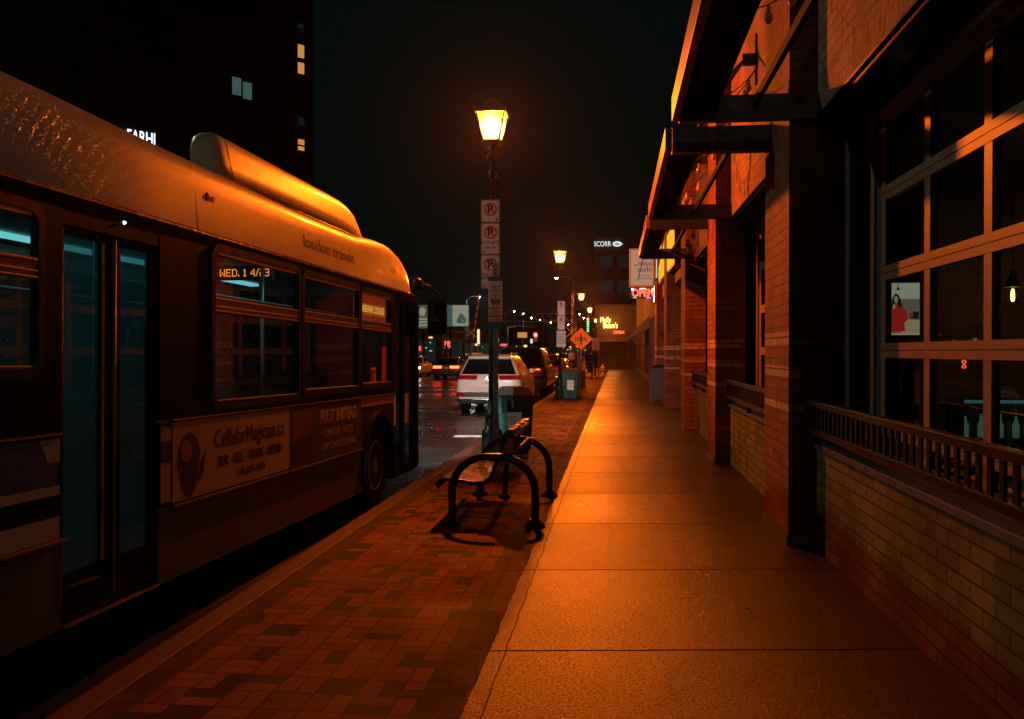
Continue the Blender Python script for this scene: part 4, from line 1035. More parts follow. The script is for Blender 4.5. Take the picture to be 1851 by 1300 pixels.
for (x, y, z, l) in ((5.6, 15.5, 3.0, 'small far pendant lamp high behind the uppermost window grid'), (4.2, 9.4, 3.05, 'small hanging lamp glinting in the middle pane of the window grid'), (6.3, 11.4, 2.95, 'small hanging lamp glinting near the right edge of the picture')):
    point('bulb_light', (1.0, 0.5, 0.15), 3, 0.03, (0, 0, z-0.1-3.74), pendant(x, y, z, l, True, 0.5))
t = thing('bar_fridge', 'dim back bar fridge with a row of pale bottles low behind the window railing', 'fridge', (5.2, 12.0, 0.04))
b = MB(); b.box(4.3, 6.2, 11.7, 12.2, 0.04, 0.56); b.box(4.3, 6.2, 11.6, 12.25, 1.0, 1.06); b.box(4.3, 4.34, 11.7, 12.2, 0.56, 1.0); b.box(6.16, 6.2, 11.7, 12.2, 0.56, 1.0); obj('cabinet', b, M['black_steel'], t, world=True)
b = MB(); b.box(4.3, 6.2, 11.58, 11.6, 1.01, 1.05); obj('light_strip', b, M['bar_teal'], t, world=True)
for k in range(12):
    x = 4.45 + k*0.14 + (0.03 if k % 3 else -0.02)
    b = MB(); b.lathe([(0.04, 0.561), (0.042, 0.72), (0.018, 0.78), (0.016, 0.83+0.03*(k % 2))], (x, 11.9, 0), n=10); obj('bottle', b, M['bottle_pale'], t, world=True)
t = thing('neon_figure', 'small red neon curl glowing inside the lower window pane', 'neon sign', (4.15, 11.2, 1.5))
b = MB(); b.tube([(4.15+0.022*math.sin(a/8*math.pi), 11.2, 1.50+0.045*math.cos(a/16*math.pi)*(1)) for a in range(0, 33)], 0.008, n=6)
obj('neon_tube', b, M['neon_red'], t, world=True)
for i, (tx, ty, lb) in enumerate(((3.2, 3.8, 'dark wooden dining table nearest the big window'), (3.4, 6.2, 'dark wooden dining table by the window below the screen'), (5.4, 5.2, 'dark wooden dining table deeper in the dining room'))):
    t = thing('dining_table', lb, 'table', (tx, ty, 0.04), group='tables in the dining room')
    b = MB(); b.box(-0.4, 0.4, -0.6, 0.6, 0.70, 0.74, bev=0.008); obj('table_top', b, M['table_wood'], t)
    b = MB(); b.box(-0.04, 0.04, -0.04, 0.04, 0.03, 0.70); b.box(-0.3, 0.3, -0.03, 0.03, 0, 0.03); b.box(-0.03, 0.03, -0.3, 0.3, 0, 0.029); obj('pedestal', b, M['black_steel'], t)

# ------------------------------------------------------------------ signs on the right side
t = thing('hanging_sign', 'pale glowing vertical sushi sign projecting from the building above the sidewalk', 'shop sign', (0.9, 31.1, 3.9))
b = MB(); b.box(0.45, 1.30, 31.0, 31.2, 3.88, 5.24, bev=0.02); obj('casing', b, M['orange_panel'], t, world=True)
b = MB(); b.box(0.50, 1.25, 30.985, 30.999, 3.95, 5.19); fc = obj('sign_face', b, M['miso_face'], t, world=True)
text("miso", 0.25, (0.99, 30.98, 4.70), M['sign_black'], fc, world=True)
text("sushi", 0.25, (0.97, 30.98, 4.50), M['sign_black'], fc, world=True)
text("Party Trays\nand Catering", 0.095, (0.97, 30.98, 4.24), M['sign_black'], fc, world=True)
b = MB(); b.prism([(0.72, 4.10), (0.75, 4.10), (0.98, 5.05), (0.95, 5.05)], 'y', 30.98, 30.984); b.prism([(0.62, 4.62), (0.63, 4.66), (0.72, 4.67), (0.73, 4.64), (0.66, 4.64), (0.64, 4.61)], 'y', 30.98, 30.984); obj('chopstick_drawing', b, M['sign_black'], fc, world=True)
b = MB(); b.box(1.301, 1.449, 31.05, 31.15, 4.9, 5.0); b.box(1.301, 1.449, 31.05, 31.15, 4.1, 4.2); obj('bracket', b, M['black_steel'], t, world=True)
t = thing('open_sign', 'red LED OPEN sign hanging directly below the sushi sign', 'open sign', (0.9, 31.1, 3.5))
b = MB(); b.box(0.47, 1.28, 31.02, 31.1, 3.50, 3.865, bev=0.01); obj('casing', b, M['black_steel'], t, world=True)
text("OPEN", 0.36, (0.92, 31.01, 3.68), M['neon_red'], t, world=True, bold=0.012, sx=0.82)
for q in ((0.52, 0.60, 31.0, 31.018, 3.78, 3.85), (0.80, 1.0, 31.0, 31.018, 3.83, 3.85)):
    b = MB(); b.box(*q); obj('led_border', b, M['led_white'], t, world=True)
for q in ((1.2, 1.25, 31.0, 31.018, 3.72, 3.85), (0.57, 0.7, 31.0, 31.018, 3.51, 3.53)):
    b = MB(); b.box(*q); obj('led_border', b, M['led_green'], t, world=True)
b = MB(); b.box(1.02, 1.2, 31.0, 31.018, 3.51, 3.53); obj('led_border', b, M['led_purple'], t, world=True)
t = thing('awning_sign', 'glowing yellow sign box with magenta stripe above the shop entrance', 'shop sign', (1.6, 24, 4.0))
b = MB(); b.prism([(23.0, 3.9), (31.5, 4.0), (31.5, 5.3), (23.0, 5.0)], 'x', 1.48, 1.66); obj('casing', b, M['dark_metal'], t, world=True)
b = MB(); b.prism([(23.1, 3.95), (31.3, 4.1), (31.3, 5.2), (23.1, 4.92)], 'x', 1.46, 1.479); fc = obj('sign_face', b, M['sign_lit_yellow'], t, world=True)
b = MB(); b.prism([(27.6, 5.08), (31.3, 4.55), (31.3, 4.85), (28.6, 5.11)], 'x', 1.452, 1.459); obj('sign_stripe', b, M['sign_magenta'], fc, world=True)
t = thing('window_screen', 'small white lit panel fixed on the facade below the yellow sign', 'light panel', (1.5, 32, 3.6))
b = MB(); b.box(1.40, 1.449, 33.0, 33.6, 3.45, 4.15, bev=0.01); obj('casing', b, M['black_steel'], t, world=True)
b = MB(); b.box(1.38, 1.399, 33.03, 33.57, 3.5, 4.1); obj('panel', b, M['sign_lit_cool'], t, world=True)
t = thing('light_strip', 'thin pale vertical light strip on the facade left of the yellow sign', 'light strip', (1.46, 32, 4.2))
b = MB(); b.box(1.42, 1.449, 32.1, 32.16, 4.2, 5.5); obj('strip', b, M['shop_cool'], t, world=True)
# storefront row further on
t = thing('storefront_building', 'long dark storefront building beyond the restaurant with narrow window bays', 'shop building', (5, 55, 0))
b = MB(); b.box(1.95, 10, 33.9, 80, 0, 7.2); obj('wall', b, M['shop_brick'], t, world=True)
b = MB(); b.box(1.75, 1.949, 33.9, 80, 3.3, 7.0); b.box(1.75, 1.949, 33.9, 80, 0, 0.35); obj('fascia_band', b, M['far_wall'], t, world=True)
for k in range(14):
    y = 34.6 + k*3.25
    b = MB(); b.box(1.72, 1.948, y, y+0.35, 0.35, 3.3); obj('bay_post', b, M['far_wall_warm'], t, world=True)
    b = MB(); b.box(1.93, 1.948, y+0.5, y+3.1, 0.5, 3.1); wd = obj('shop_window', b, M['car_glass'], t, world=True)
    b = MB(); b.box(1.9, 1.93, y+1.7, y+1.78, 0.4, 3.2); obj('window_bar', b, M['trim'], wd, world=True)
b = MB(); b.box(1.7, 10, 33.85, 80.05, 7.2, 7.4); obj('roof', b, M['far_wall'], t, world=True)
t = thing('shop_awning', 'dark sloping fabric awning with orange lit edge over a far shop', 'awning', (1.9, 50, 2.3))
b = MB(); b.prism([(1.74, 3.55), (1.74, 2.9), (0.62, 2.32), (0.62, 2.42)], 'y', 47.5, 52.5); obj('canvas', b, M['fascia'], t, world=True)
b = MB(); b.tube([(0.62, 47.5, 2.33), (1.74, 47.5, 1.9)], 0.02); b.tube([(0.62, 52.5, 2.33), (1.74, 52.5, 1.9)], 0.02); obj('arm', b, M['galv'], t, world=True)
t = thing('newspaper_box', 'dark metal box standing against the shopfront past the pilasters', 'box', (1.3, 28.6, 0))
b = MB(); b.box(-0.25, 0.35, -0.3, 0.3, 0.12, 1.15, bev=0.02); b.box(-0.2, -0.1, -0.25, 0.25, 0, 0.12); b.box(0.2, 0.3, -0.25, 0.25, 0, 0.12); obj('cabinet', b, M['black_steel'], t)
b = MB(); b.prism([(-0.27, 1.151), (0.37, 1.151), (0.37, 1.24), (-0.05, 1.24)], 'y', -0.31, 0.31); obj('lid', b, M['dark_metal'], t)

# ------------------------------------------------------------------ heritage street lamps
def street_lamp(loc, label, far=False):
    t = thing('street_lamp', label, 'street lamp', loc, group='lantern street lamps along the kerb')
    b = MB(); b.lathe([(0.19, 0), (0.19, 0.06), (0.165, 0.08), (0.165, 0.40), (0.15, 0.44), (0.115, 0.46), (0.105, 0.66), (0.12, 0.68), (0.07, 0.72), (0.06, 0.9)], n=16); obj('base', b, M['green_paint'], t)
    b = MB(); b.lathe([(0.055, 0.9), (0.05, 2.5), (0.042, 4.35), (0.07, 4.37), (0.07, 4.42), (0.04, 4.46), (0.035, 4.6)], n=14); obj('pole', b, M['green_paint'], t)
    b = MB(); b.lathe([(0.05, 4.6), (0.09, 4.66), (0.06, 4.74), (0.13, 4.84), (0.17, 4.87), (0.17, 4.9)], n=16)
    for s in (-1, 1): b.tube([(0.05*s, 0, 4.62), (0.12*s, 0, 4.70), (0.10*s, 0, 4.82)], 0.012, n=6)
    nk = obj('neck', b, M['green_paint'], t)
    z0, z1, r0, r1 = 4.905, 5.31, 0.125, 0.215
    b = MB()
    for (ax, ay) in ((1, 1), (1, -1), (-1, -1), (-1, 1)): b.tube([(ax*r0, ay*r0, z0), (ax*r1, ay*r1, z1)], 0.012, n=6)
    b.ring([(r1+0.02, r1+0.02), (-r1-0.02, r1+0.02), (-r1-0.02, -r1-0.02), (r1+0.02, -r1-0.02)], [(r1-0.01, r1-0.01), (-r1+0.01, r1-0.01), (-r1+0.01, -r1+0.01), (r1-0.01, -r1+0.01)], 'z', z1, z1+0.02)
    b.box(-r0-0.01, r0+0.01, -r0-0.01, r0+0.01, z0-0.015, z0)
    for (ax, ay) in ((1, 1), (1, -1), (-1, -1), (-1, 1)): b.tube([(ax*r1, ay*r1, z1), (ax*(r1+0.035), ay*(r1+0.035), z1+0.06)], 0.012, n=6)
    lf = obj('lantern_frame', b, M['green_paint'], t)
    b = MB()
    vb = [(r0, r0), (-r0, r0), (-r0, -r0), (r0, -r0)]; vt = [(r1, r1), (-r1, r1), (-r1, -r1), (r1, -r1)]
    for i in range(4):
        j = (i+1) % 4
        def lp(p, q, f): return (p[0]+(q[0]-p[0])*f, p[1]+(q[1]-p[1])*f)
        e = 0.04
        a0, a1 = lp(vb[i], vb[j], e), lp(vb[i], vb[j], 1-e); c0, c1 = lp(vt[i], vt[j], e), lp(vt[i], vt[j], 1-e)
        b.quad([(*a0, z0+0.005), (*a1, z0+0.005), (*c1, z1-0.005), (*c0, z1-0.005)])
    obj('lantern_glass', b, M['sodium'], lf)
    point('lantern_light', (1.0, 0.148, 0.005), 2000, 0.07, (0, 0, 5.12), t)
    b = MB(); b.lathe([(0.34, 5.331), (0.33, 5.36), (0.18, 5.50), (0.10, 5.56), (0.09, 5.60), (0.03, 5.64), (0.02, 5.72)], n=4, a0=math.pi/4); obj('lantern_roof', b, M['green_paint'], t)
    return t
L1 = street_lamp((-1.91, 13.58, 0), 'tall dark green lantern street lamp with orange light behind the bench, the nearest one lit')
lamps = [(-2.06, 32.48, 'second nearest orange lantern lamp, beside the small bin and black parked truck'),
         (-2.20, 56.24, 'third orange lantern lamp along the kerb, above the diamond warning sign'),
         (-2.20, 74.32, 'fourth orange lantern lamp along the kerb, above the green light strip'),
         (-2.28, 99.6, 'fifth orange lantern lamp, just left of the glowing pub sign'),
         (-2.28, 126.8, 'smallest farthest orange lantern lamp, below left of the glowing pub sign')]
for x, y, l in lamps: dup(L1, (x, y, 0), 0, l)

def cobra(loc, arm, label, m, head=9.0, cat='street light', power=0):
    t = thing('highway_lamp', label, cat, loc, group='tall cobra head street lights')
    b = MB(); b.lathe([(0.12, 0), (0.1, 1), (0.07, head-0.3)], n=10); b.tube([(0, 0, head-0.4), (arm*0.5, 0, head+0.05), (arm, 0, head+0.12)], 0.04, n=8); obj('pole', b, M['galv'], t)
    b = MB(); b.box(arm-0.1, arm+0.75*(1 if arm > 0 else -1), -0.16, 0.16, head+0.02, head+0.17, bev=0.04); hd = obj('lamp_head', b, M['galv'], t)
    a1 = arm + 0.55*(1 if arm > 0 else -1)
    b = MB(); b.lathe([(0.02, head-0.07), (0.10, head-0.04), (0.13, head+0.015)], (a1, 0, 0), n=14); obj('lens', b, m, hd)
    if power: point('street_light_lamp', (0.85, 1.0, 0.8), power, 0.12, (a1, 0, head-0.02), t)
    return t

# ------------------------------------------------------------------ parking sign stack on the first lamp
def prohibit_sign(t, cx, y, z0, z1, w_, lines, arrow):
    cz = (z0+z1)/2
    b = MB(); b.prism(rrect(cx, cz, w_, z1-z0, 0.03), 'y', y, y+0.004); pn = obj('panel', b, M['sign_white'], t, world=True)
    b = MB(); b.ring(rrect(cx, cz, w_-0.014, z1-z0-0.014, 0.025), rrect(cx, cz, w_-0.026, z1-z0-0.026, 0.02), 'y', y-0.002, y); obj('border', b, M['sign_black'], pn, world=True)
    zc = z1 - 0.145; r = 0.10
    circ = lambda rr: [(cx+rr*math.cos(R(a)), zc+rr*math.sin(R(a))) for a in range(0, 360, 12)]
    text("P", 0.175, (cx-0.002, y-0.0015, zc-0.002), M['sign_black'], pn, world=True, ext=0.0005, bold=0.005)
    b = MB(); b.ring(circ(r), circ(r-0.02), 'y', y-0.004, y-0.001)
    d = 0.0095
    b.prism([(cx-0.068-d*.7, zc+0.068-d*.7), (cx-0.068+d*.7, zc+0.068+d*.7), (cx+0.068+d*.7, zc-0.068+d*.7), (cx+0.068-d*.7, zc-0.068-d*.7)], 'y', y-0.0052, y-0.0042)
    obj('prohibition_ring', b, M['sign_red'], pn, world=True)
    zz = zc - 0.155
    for (s_, tx) in lines:
        text(tx, s_, (cx, y-0.0015, zz), M['sign_black'], pn, world=True, ext=0.0005); zz -= s_*0.95
    b = MB()
    if arrow == 'r': ax, s_ = cx+0.085, 1
    else: ax, s_ = cx-0.085, -1
    zb = z0+0.045
    b.prism([(ax+0.035*s_, zb), (ax, zb+0.025), (ax, zb-0.025)], 'y', y-0.002, y-0.0005); obj('arrow', b, M['sign_black'], pn, world=True)
t = thing('parking_sign', 'stack of three white no parking signs on the nearest lamp post', 'sign', (-1.92, 13.5, 2.6))
prohibit_sign(t, -1.925, 13.49, 3.64, 3.985, 0.29, [], 'r')
prohibit_sign(t, -1.925, 13.49, 3.15, 3.63, 0.29, [(0.085, "8AM-6PM"), (0.045, "MON-FRI")], 'l')
prohibit_sign(t, -1.925, 13.49, 2.62, 3.14, 0.29, [(0.06, "TAXI ZONE"), (0.078, "6PM-3AM")], 'l')
b = MB()
for z in (3.3, 3.85, 2.8): b.lathe([(0.052, -0.012), (0.055, 0), (0.052, 0.012)], (-1.91, 13.58, z), n=14); b.box(-1.94, -1.88, 13.495, 13.53, z-0.012, z+0.012)
obj('clamp', b, M['galv'], t, world=True)
# temp stop sign on perforated channel post
t = thing('bus_stop_sign', 'narrow temp stop bus sign on a perforated steel channel post behind the bench', 'bus stop sign', (-1.76, 12.9, 0))
b = MB()
b.box(-1.792, -1.728, 12.90, 12.905, 0, 2.95); b.box(-1.80, -1.792, 12.87, 12.905, 0, 2.95); b.box(-1.728, -1.72, 12.87, 12.905, 0, 2.95)
ps = obj('post', b, M['galv'], t, world=True)
b = MB()
for k in range(56): b.lathe([(0.009, 12.8965), (0.009, 12.8995)], (-1.76, 0, 0.1+k*0.05), axis='y', n=8) if not (1.98 < 0.1+k*0.05 < 2.75) else None
obj('post_hole', b, M['sign_black'], ps, world=True)
b = MB(); b.prism(rrect(-1.76, 2.385, 0.205, 0.60, 0.01), 'y', 12.862, 12.866); pn = obj('panel', b, M['sign_white'], t, world=True)
b = MB(); b.box(-1.875, -1.645, 12.855, 12.868, 2.69, 2.755); obj('header', b, M['sign_blue'], t, world=True)
b = MB(); b.box(-1.865, -1.655, 12.857, 12.868, 1.985, 2.08); obj('footer', b, M['sign_blue'], t, world=True)
text("TEMP", 0.072, (-1.76, 12.86, 2.60), M['sign_black'], pn, world=True, ext=0.0005)
text("STOP", 0.072, (-1.76, 12.86, 2.535), M['sign_black'], pn, world=True, ext=0.0005)
b = MB()
b.ring(rrect(-1.76, 2.42, 0.145, 0.13, 0.03), rrect(-1.76, 2.42, 0.128, 0.113, 0.025), 'y', 12.858, 12.861)
b.box(-1.825, -1.695, 12.858, 12.861, 2.41, 2.42); b.box(-1.763, -1.757, 12.858, 12.861, 2.42, 2.475)
b.box(-1.81, -1.785, 12.858, 12.861, 2.335, 2.356); b.box(-1.735, -1.71, 12.858, 12.861, 2.335, 2.356)
obj('bus_symbol', b, M['sign_black'], pn, world=True)
b = MB(); b.box(-1.828, -1.692, 12.859, 12.861, 2.375, 2.40); obj('bus_symbol_band', b, M['sign_blue'], pn, world=True)
b = MB(); b.box(-1.86, -1.66, 12.858, 12.861, 2.285, 2.297); b.box(-1.86, -1.66, 12.858, 12.861, 2.165, 2.177); obj('divider', b, M['sign_black'], pn, world=True)
b = MB(); b.box(-1.84, -1.68, 12.859, 12.861, 2.20, 2.26); b.box(-1.84, -1.68, 12.859, 12.861, 2.10, 2.145); obj('route_patch', b, M['orange_panel'], pn, world=True)

# ------------------------------------------------------------------ bench
t = thing('steel_bench', 'black steel strap bench with two hoop ends on the brick strip beside the lamp', 'bench', (-1.16, 9.2, 0))
def hoop(y):
    pts = []
    xl, xr, r = -1.55, -0.755, 0.33
    top = 0.655
    pts.append((xl, y, 0.0)); pts.append((xl, y, top-r))
    for k in range(1, 10): a = R(180 - 90*k/9); pts.append((xl+r+r*math.cos(a), y, top-r+r*math.sin(a)))
    for k in range(0, 9): a = R(90 - 90*k/9); pts.append((xr-r+r*math.cos(a), y, top-r+r*math.sin(a)))
    pts.append((xr, y, top-r)); pts.append((xr, y, 0.0))
    b = MB(); b.tube(pts, 0.037, n=14)
    h = obj('hoop_leg', b, M['bench_black'], t, world=True)
    for x in (xl, xr):
        b = MB(); b.lathe([(0.095, 0.0), (0.095, 0.022), (0.06, 0.05), (0.048, 0.075)], (x, y, 0), n=16); b.lathe([(0.014, 0.02), (0.014, 0.04)], (x+0.07, y, 0), n=6); b.lathe([(0.014, 0.02), (0.014, 0.04)], (x-0.07, y, 0), n=6)
        obj('foot', b, M['bench_black'], h, world=True)
hoop(8.28); hoop(10.06)
prof = [(-1.70, 0.35), (-1.705, 0.395), (-1.68, 0.43), (-1.62, 0.44), (-1.5, 0.425), (-1.36, 0.405), (-1.26, 0.41), (-1.20, 0.45), (-1.165, 0.52), (-1.13, 0.62), (-1.09, 0.74), (-1.055, 0.83), (-1.02, 0.87), (-0.985, 0.865), (-0.965, 0.84)]
n_str = 38
b = MB()
for k in range(n_str):
    y0 = 8.42 + k*(1.50/n_str)
    y1 = y0 + 0.0335
    th_ = 0.006
    rows = [[(x, y0, z) for x, z in prof], [(x, y1, z) for x, z in prof], [(x+0.004, y1, z-th_) for x, z in prof], [(x+0.004, y0, z-th_) for x, z in prof], [(x, y0, z) for x, z in prof]]
    b.grid(rows, smooth=False)
st = obj('seat_straps', b, M['bench_strap'], t, world=True)
b = MB()
for (x, z, r) in ((-1.70, 0.37, 0.022), (-1.235, 0.405, 0.02), (-0.995, 0.845, 0.022)): b.tube([(x, 8.34, z), (x, 10.0, z)], r, n=10)
b.tube([(-1.0, 8.34, 0.66), (-1.0, 10.0, 0.66)], 0.02, n=10)
obj('frame_tube', b, M['bench_black'], t, world=True)
for y in (8.375, 9.965):
    b = MB()
    pp = [(x, y, z-0.012) for x, z in prof]
    b.tube(pp, 0.018, n=8)
    b.tube([(-1.55, y, 0.42), (-1.55, 8.28 if y < 9 else 10.06, 0.40)], 0.016, n=8)
    b.tube([(-0.99, y, 0.66), (-0.80, 8.28 if y < 9 else 10.06, 0.50)], 0.016, n=8)
    obj('end_frame', b, M['bench_black'], t, world=True)
b = MB(); b.prism([(-1.10, 0.835), (-1.03, 0.905), (-0.97, 0.90), (-1.04, 0.83)], 'y', 8.40, 9.95); obj('top_rail', b, M['bench_strap'], t, world=True)
b = MB(); b.tube([(-1.23, 9.92, 0.40), (-1.25, 9.92, 0.05)], 0.03, n=10); b.lathe([(0.07, 0), (0.07, 0.02), (0.04, 0.05)], (-1.25, 9.92, 0), n=12); obj('support_leg', b, M['bench_black'], t, world=True)

# ------------------------------------------------------------------ bins
def bin_(loc, label, rotz=0):
    t = thing('litter_bin', label, 'bin', loc, rotz, group='green street litter bins')
    def ngon(r, z, n=6): return [(r*math.cos(R(60*k+30)), r*0.82*math.sin(R(60*k+30)), z) for k in range(n)]
    b = MB(); vr = b.grid([ngon(0.27, 0.05), ngon(0.30, 0.5), ngon(0.325, 0.92)], smooth=False, close=True); b.bm.faces.new(vr[0][::-1]); b.bm.faces.new(vr[-1])
    body = obj('body', b, M['bin_teal'], t)
    b = MB(); vr = b.grid([ngon(0.25, 0.0), ngon(0.25, 0.049)], smooth=False, close=True); b.bm.faces.new(vr[0][::-1]); b.bm.faces.new(vr[-1]); obj('plinth', b, M['black_steel'], t)
    b = MB(); vr = b.grid([ngon(0.35, 0.925), ngon(0.36, 0.955), ngon(0.26, 1.08), ngon(0.24, 1.085)], smooth=False, close=True); b.bm.faces.new(vr[0][::-1]); b.bm.faces.new(vr[-1]); obj('lid', b, M['bin_lid'], t)
    b = MB()
    for k in range(-2, 3): b.box(k*0.085-0.012, k*0.085+0.012, -0.27, -0.235, 0.66, 0.88)
    obj('slot', b, M['black_steel'], body)
    b = MB()
    for k in range(6):
        a = R(60*k+30)
        b.tube([(0.272*math.cos(a), 0.272*0.82*math.sin(a), 0.05), (0.30*math.cos(a), 0.30*0.82*math.sin(a), 0.5), (0.328*math.cos(a), 0.328*0.82*math.sin(a), 0.92)], 0.013, n=6)
    obj('corner_rib', b, M['green_paint'], body)
    b = MB(); b.prism([(-0.09, 0.34), (0.14, 0.34), (0.14, 0.68), (-0.09, 0.68)], 'y', -0.283, -0.279); pn = obj('sticker', b, M['sign_white'], t)
    b = MB(); rnd = random.Random(4); b.box(0.02, 0.032, -0.2845, -0.2832, 0.44, 0.54); b.prism([(0.0, 0.43), (0.05, 0.43), (0.033, 0.46), (0.018, 0.46)], 'y', -0.2846, -0.2832)
    for k in range(44):
        a = rnd.uniform(0, 2*math.pi); r_ = math.sqrt(rnd.random())*0.07
        x, z = 0.026+r_*math.cos(a), 0.575+r_*math.sin(a)*0.85; s_ = 0.007
        b.prism([(x-s_, z), (x, z-s_*0.6), (x+s_, z), (x, z+s_*0.6)], 'y', -0.2846, -0.2832)
    obj('tree_emblem', b, M['green_paint'], pn)
    return t
B1 = bin_((-1.64, 14.35, 0), 'teal hexagonal litter bin with brown lid and tree sticker, right beside the bench')
dup(B1, (-1.58, 30.6, 0), 0, 'smaller looking dark litter bin with square sticker beside the second lamp')

# ------------------------------------------------------------------ signs at the second lamp etc
t = thing('parking_sign', 'small stack of white parking notices on the second lamp post', 'sign', (-2.0, 32.3, 1.9))
prohibit_sign(t, -2.0, 32.36, 2.98, 3.5, 0.27, [(0.06, "8AM-6PM")], 'l')
prohibit_sign(t, -2.0, 32.36, 2.45, 2.96, 0.27, [(0.06, "TAXI ZONE")], 'l')
b = MB(); b.prism(rrect(-2.0, 2.12, 0.34, 0.58, 0.02), 'y', 32.36, 32.364); pn = obj('panel', b, M['sign_white'], t, world=True)
text("PAY AND\nDISPLAY\nPARKING\n9AM-6PM\nMON-SAT", 0.085, (-2.0, 32.355, 2.12), M['sign_black'], pn, world=True)
t = thing('crossing_sign', 'orange yellow diamond railway crossing warning sign above the pay station', 'sign', (-1.62, 41.2, 0))
b = MB(); b.tube([(-1.62, 41.2, 0), (-1.62, 41.2, 2.75)], 0.03, n=8); obj('post', b, M['galv'], t, world=True)
b = MB(); b.prism([(-1.62, 1.72), (-1.09, 2.24), (-1.62, 2.76), (-2.15, 2.24)], 'y', 41.15, 41.155); pn = obj('panel', b, M['sign_yellow'], t, world=True)
b = MB(); b.box(-1.65, -1.59, 41.144, 41.149, 1.98, 2.5); b.box(-1.9, -1.34, 41.144, 41.1485, 2.27, 2.30); b.box(-1.9, -1.34, 41.144, 41.1485, 2.18, 2.21)
for k in range(6): b.box(-1.88+k*0.1, -1.855+k*0.1, 41.1445, 41.148, 2.15, 2.33)
obj('track_symbol', b, M['sign_black'], pn, world=True)
t = thing('pay_station', 'tall black parking pay station with orange panel under the diamond sign', 'pay station', (-1.66, 42.3, 0))
b = MB(); b.box(-0.2, 0.2, -0.15, 0.15, 0, 1.68, bev=0.02); obj('cabinet', b, M['black_steel'], t)
b = MB(); b.box(-0.02, 0.16, -0.157, -0.152, 0.75, 1.2); obj('panel', b, M['orange_panel'], t)
b = MB(); b.lathe([(0.06, -0.155), (0.06, -0.151)], (0.07, 0, 1.38), axis='y', n=16); obj('badge', b, M['sign_yellow'], t)
t = thing('fire_hydrant', 'small yellow green fire hydrant at the far edge of the brick strip', 'hydrant', (-0.92, 60.5, 0))
b = MB(); b.lathe([(0.16, 0), (0.16, 0.05), (0.11, 0.08), (0.11, 0.5), (0.15, 0.52), (0.15, 0.57), (0.11, 0.66), (0.05, 0.73), (0.03, 0.8)], n=14); obj('body', b, M['hydrant_yellow'], t)
b = MB(); b.lathe([(0.06, -0.2), (0.06, 0.2)], (0, 0, 0.42), axis='x', n=10); b.lathe([(0.07, -0.19), (0.07, 0)], (0, 0, 0.42), axis='y', n=10); obj('outlet', b, M['hydrant_yellow'], t)
t = thing('sidewalk_sign', 'white printed notice board on two legs near the far hydrant', 'sign', (-1.25, 54.5, 0))
b = MB(); b.box(-0.22, 0.22, -0.01, 0.01, 1.75, 2.5); pn = obj('panel', b, M['sign_white'], t)
text("SALE\nTODAY"[:4], 0.16, (0, -0.013, 2.25), M['sign_red'], pn) if False else None
b = MB()
for k in range(5): b.box(-0.16, 0.16-0.05*(k % 2), -0.014, -0.011, 2.3-k*0.1, 2.34-k*0.1)
obj('printed_lines', b, M['sign_red'], pn)
b = MB(); b.tube([(-0.16, 0, 0), (-0.16, 0, 1.75)], 0.02, n=6); b.tube([(0.16, 0, 0), (0.16, 0, 1.75)], 0.02, n=6); obj('leg', b, M['galv'], t)

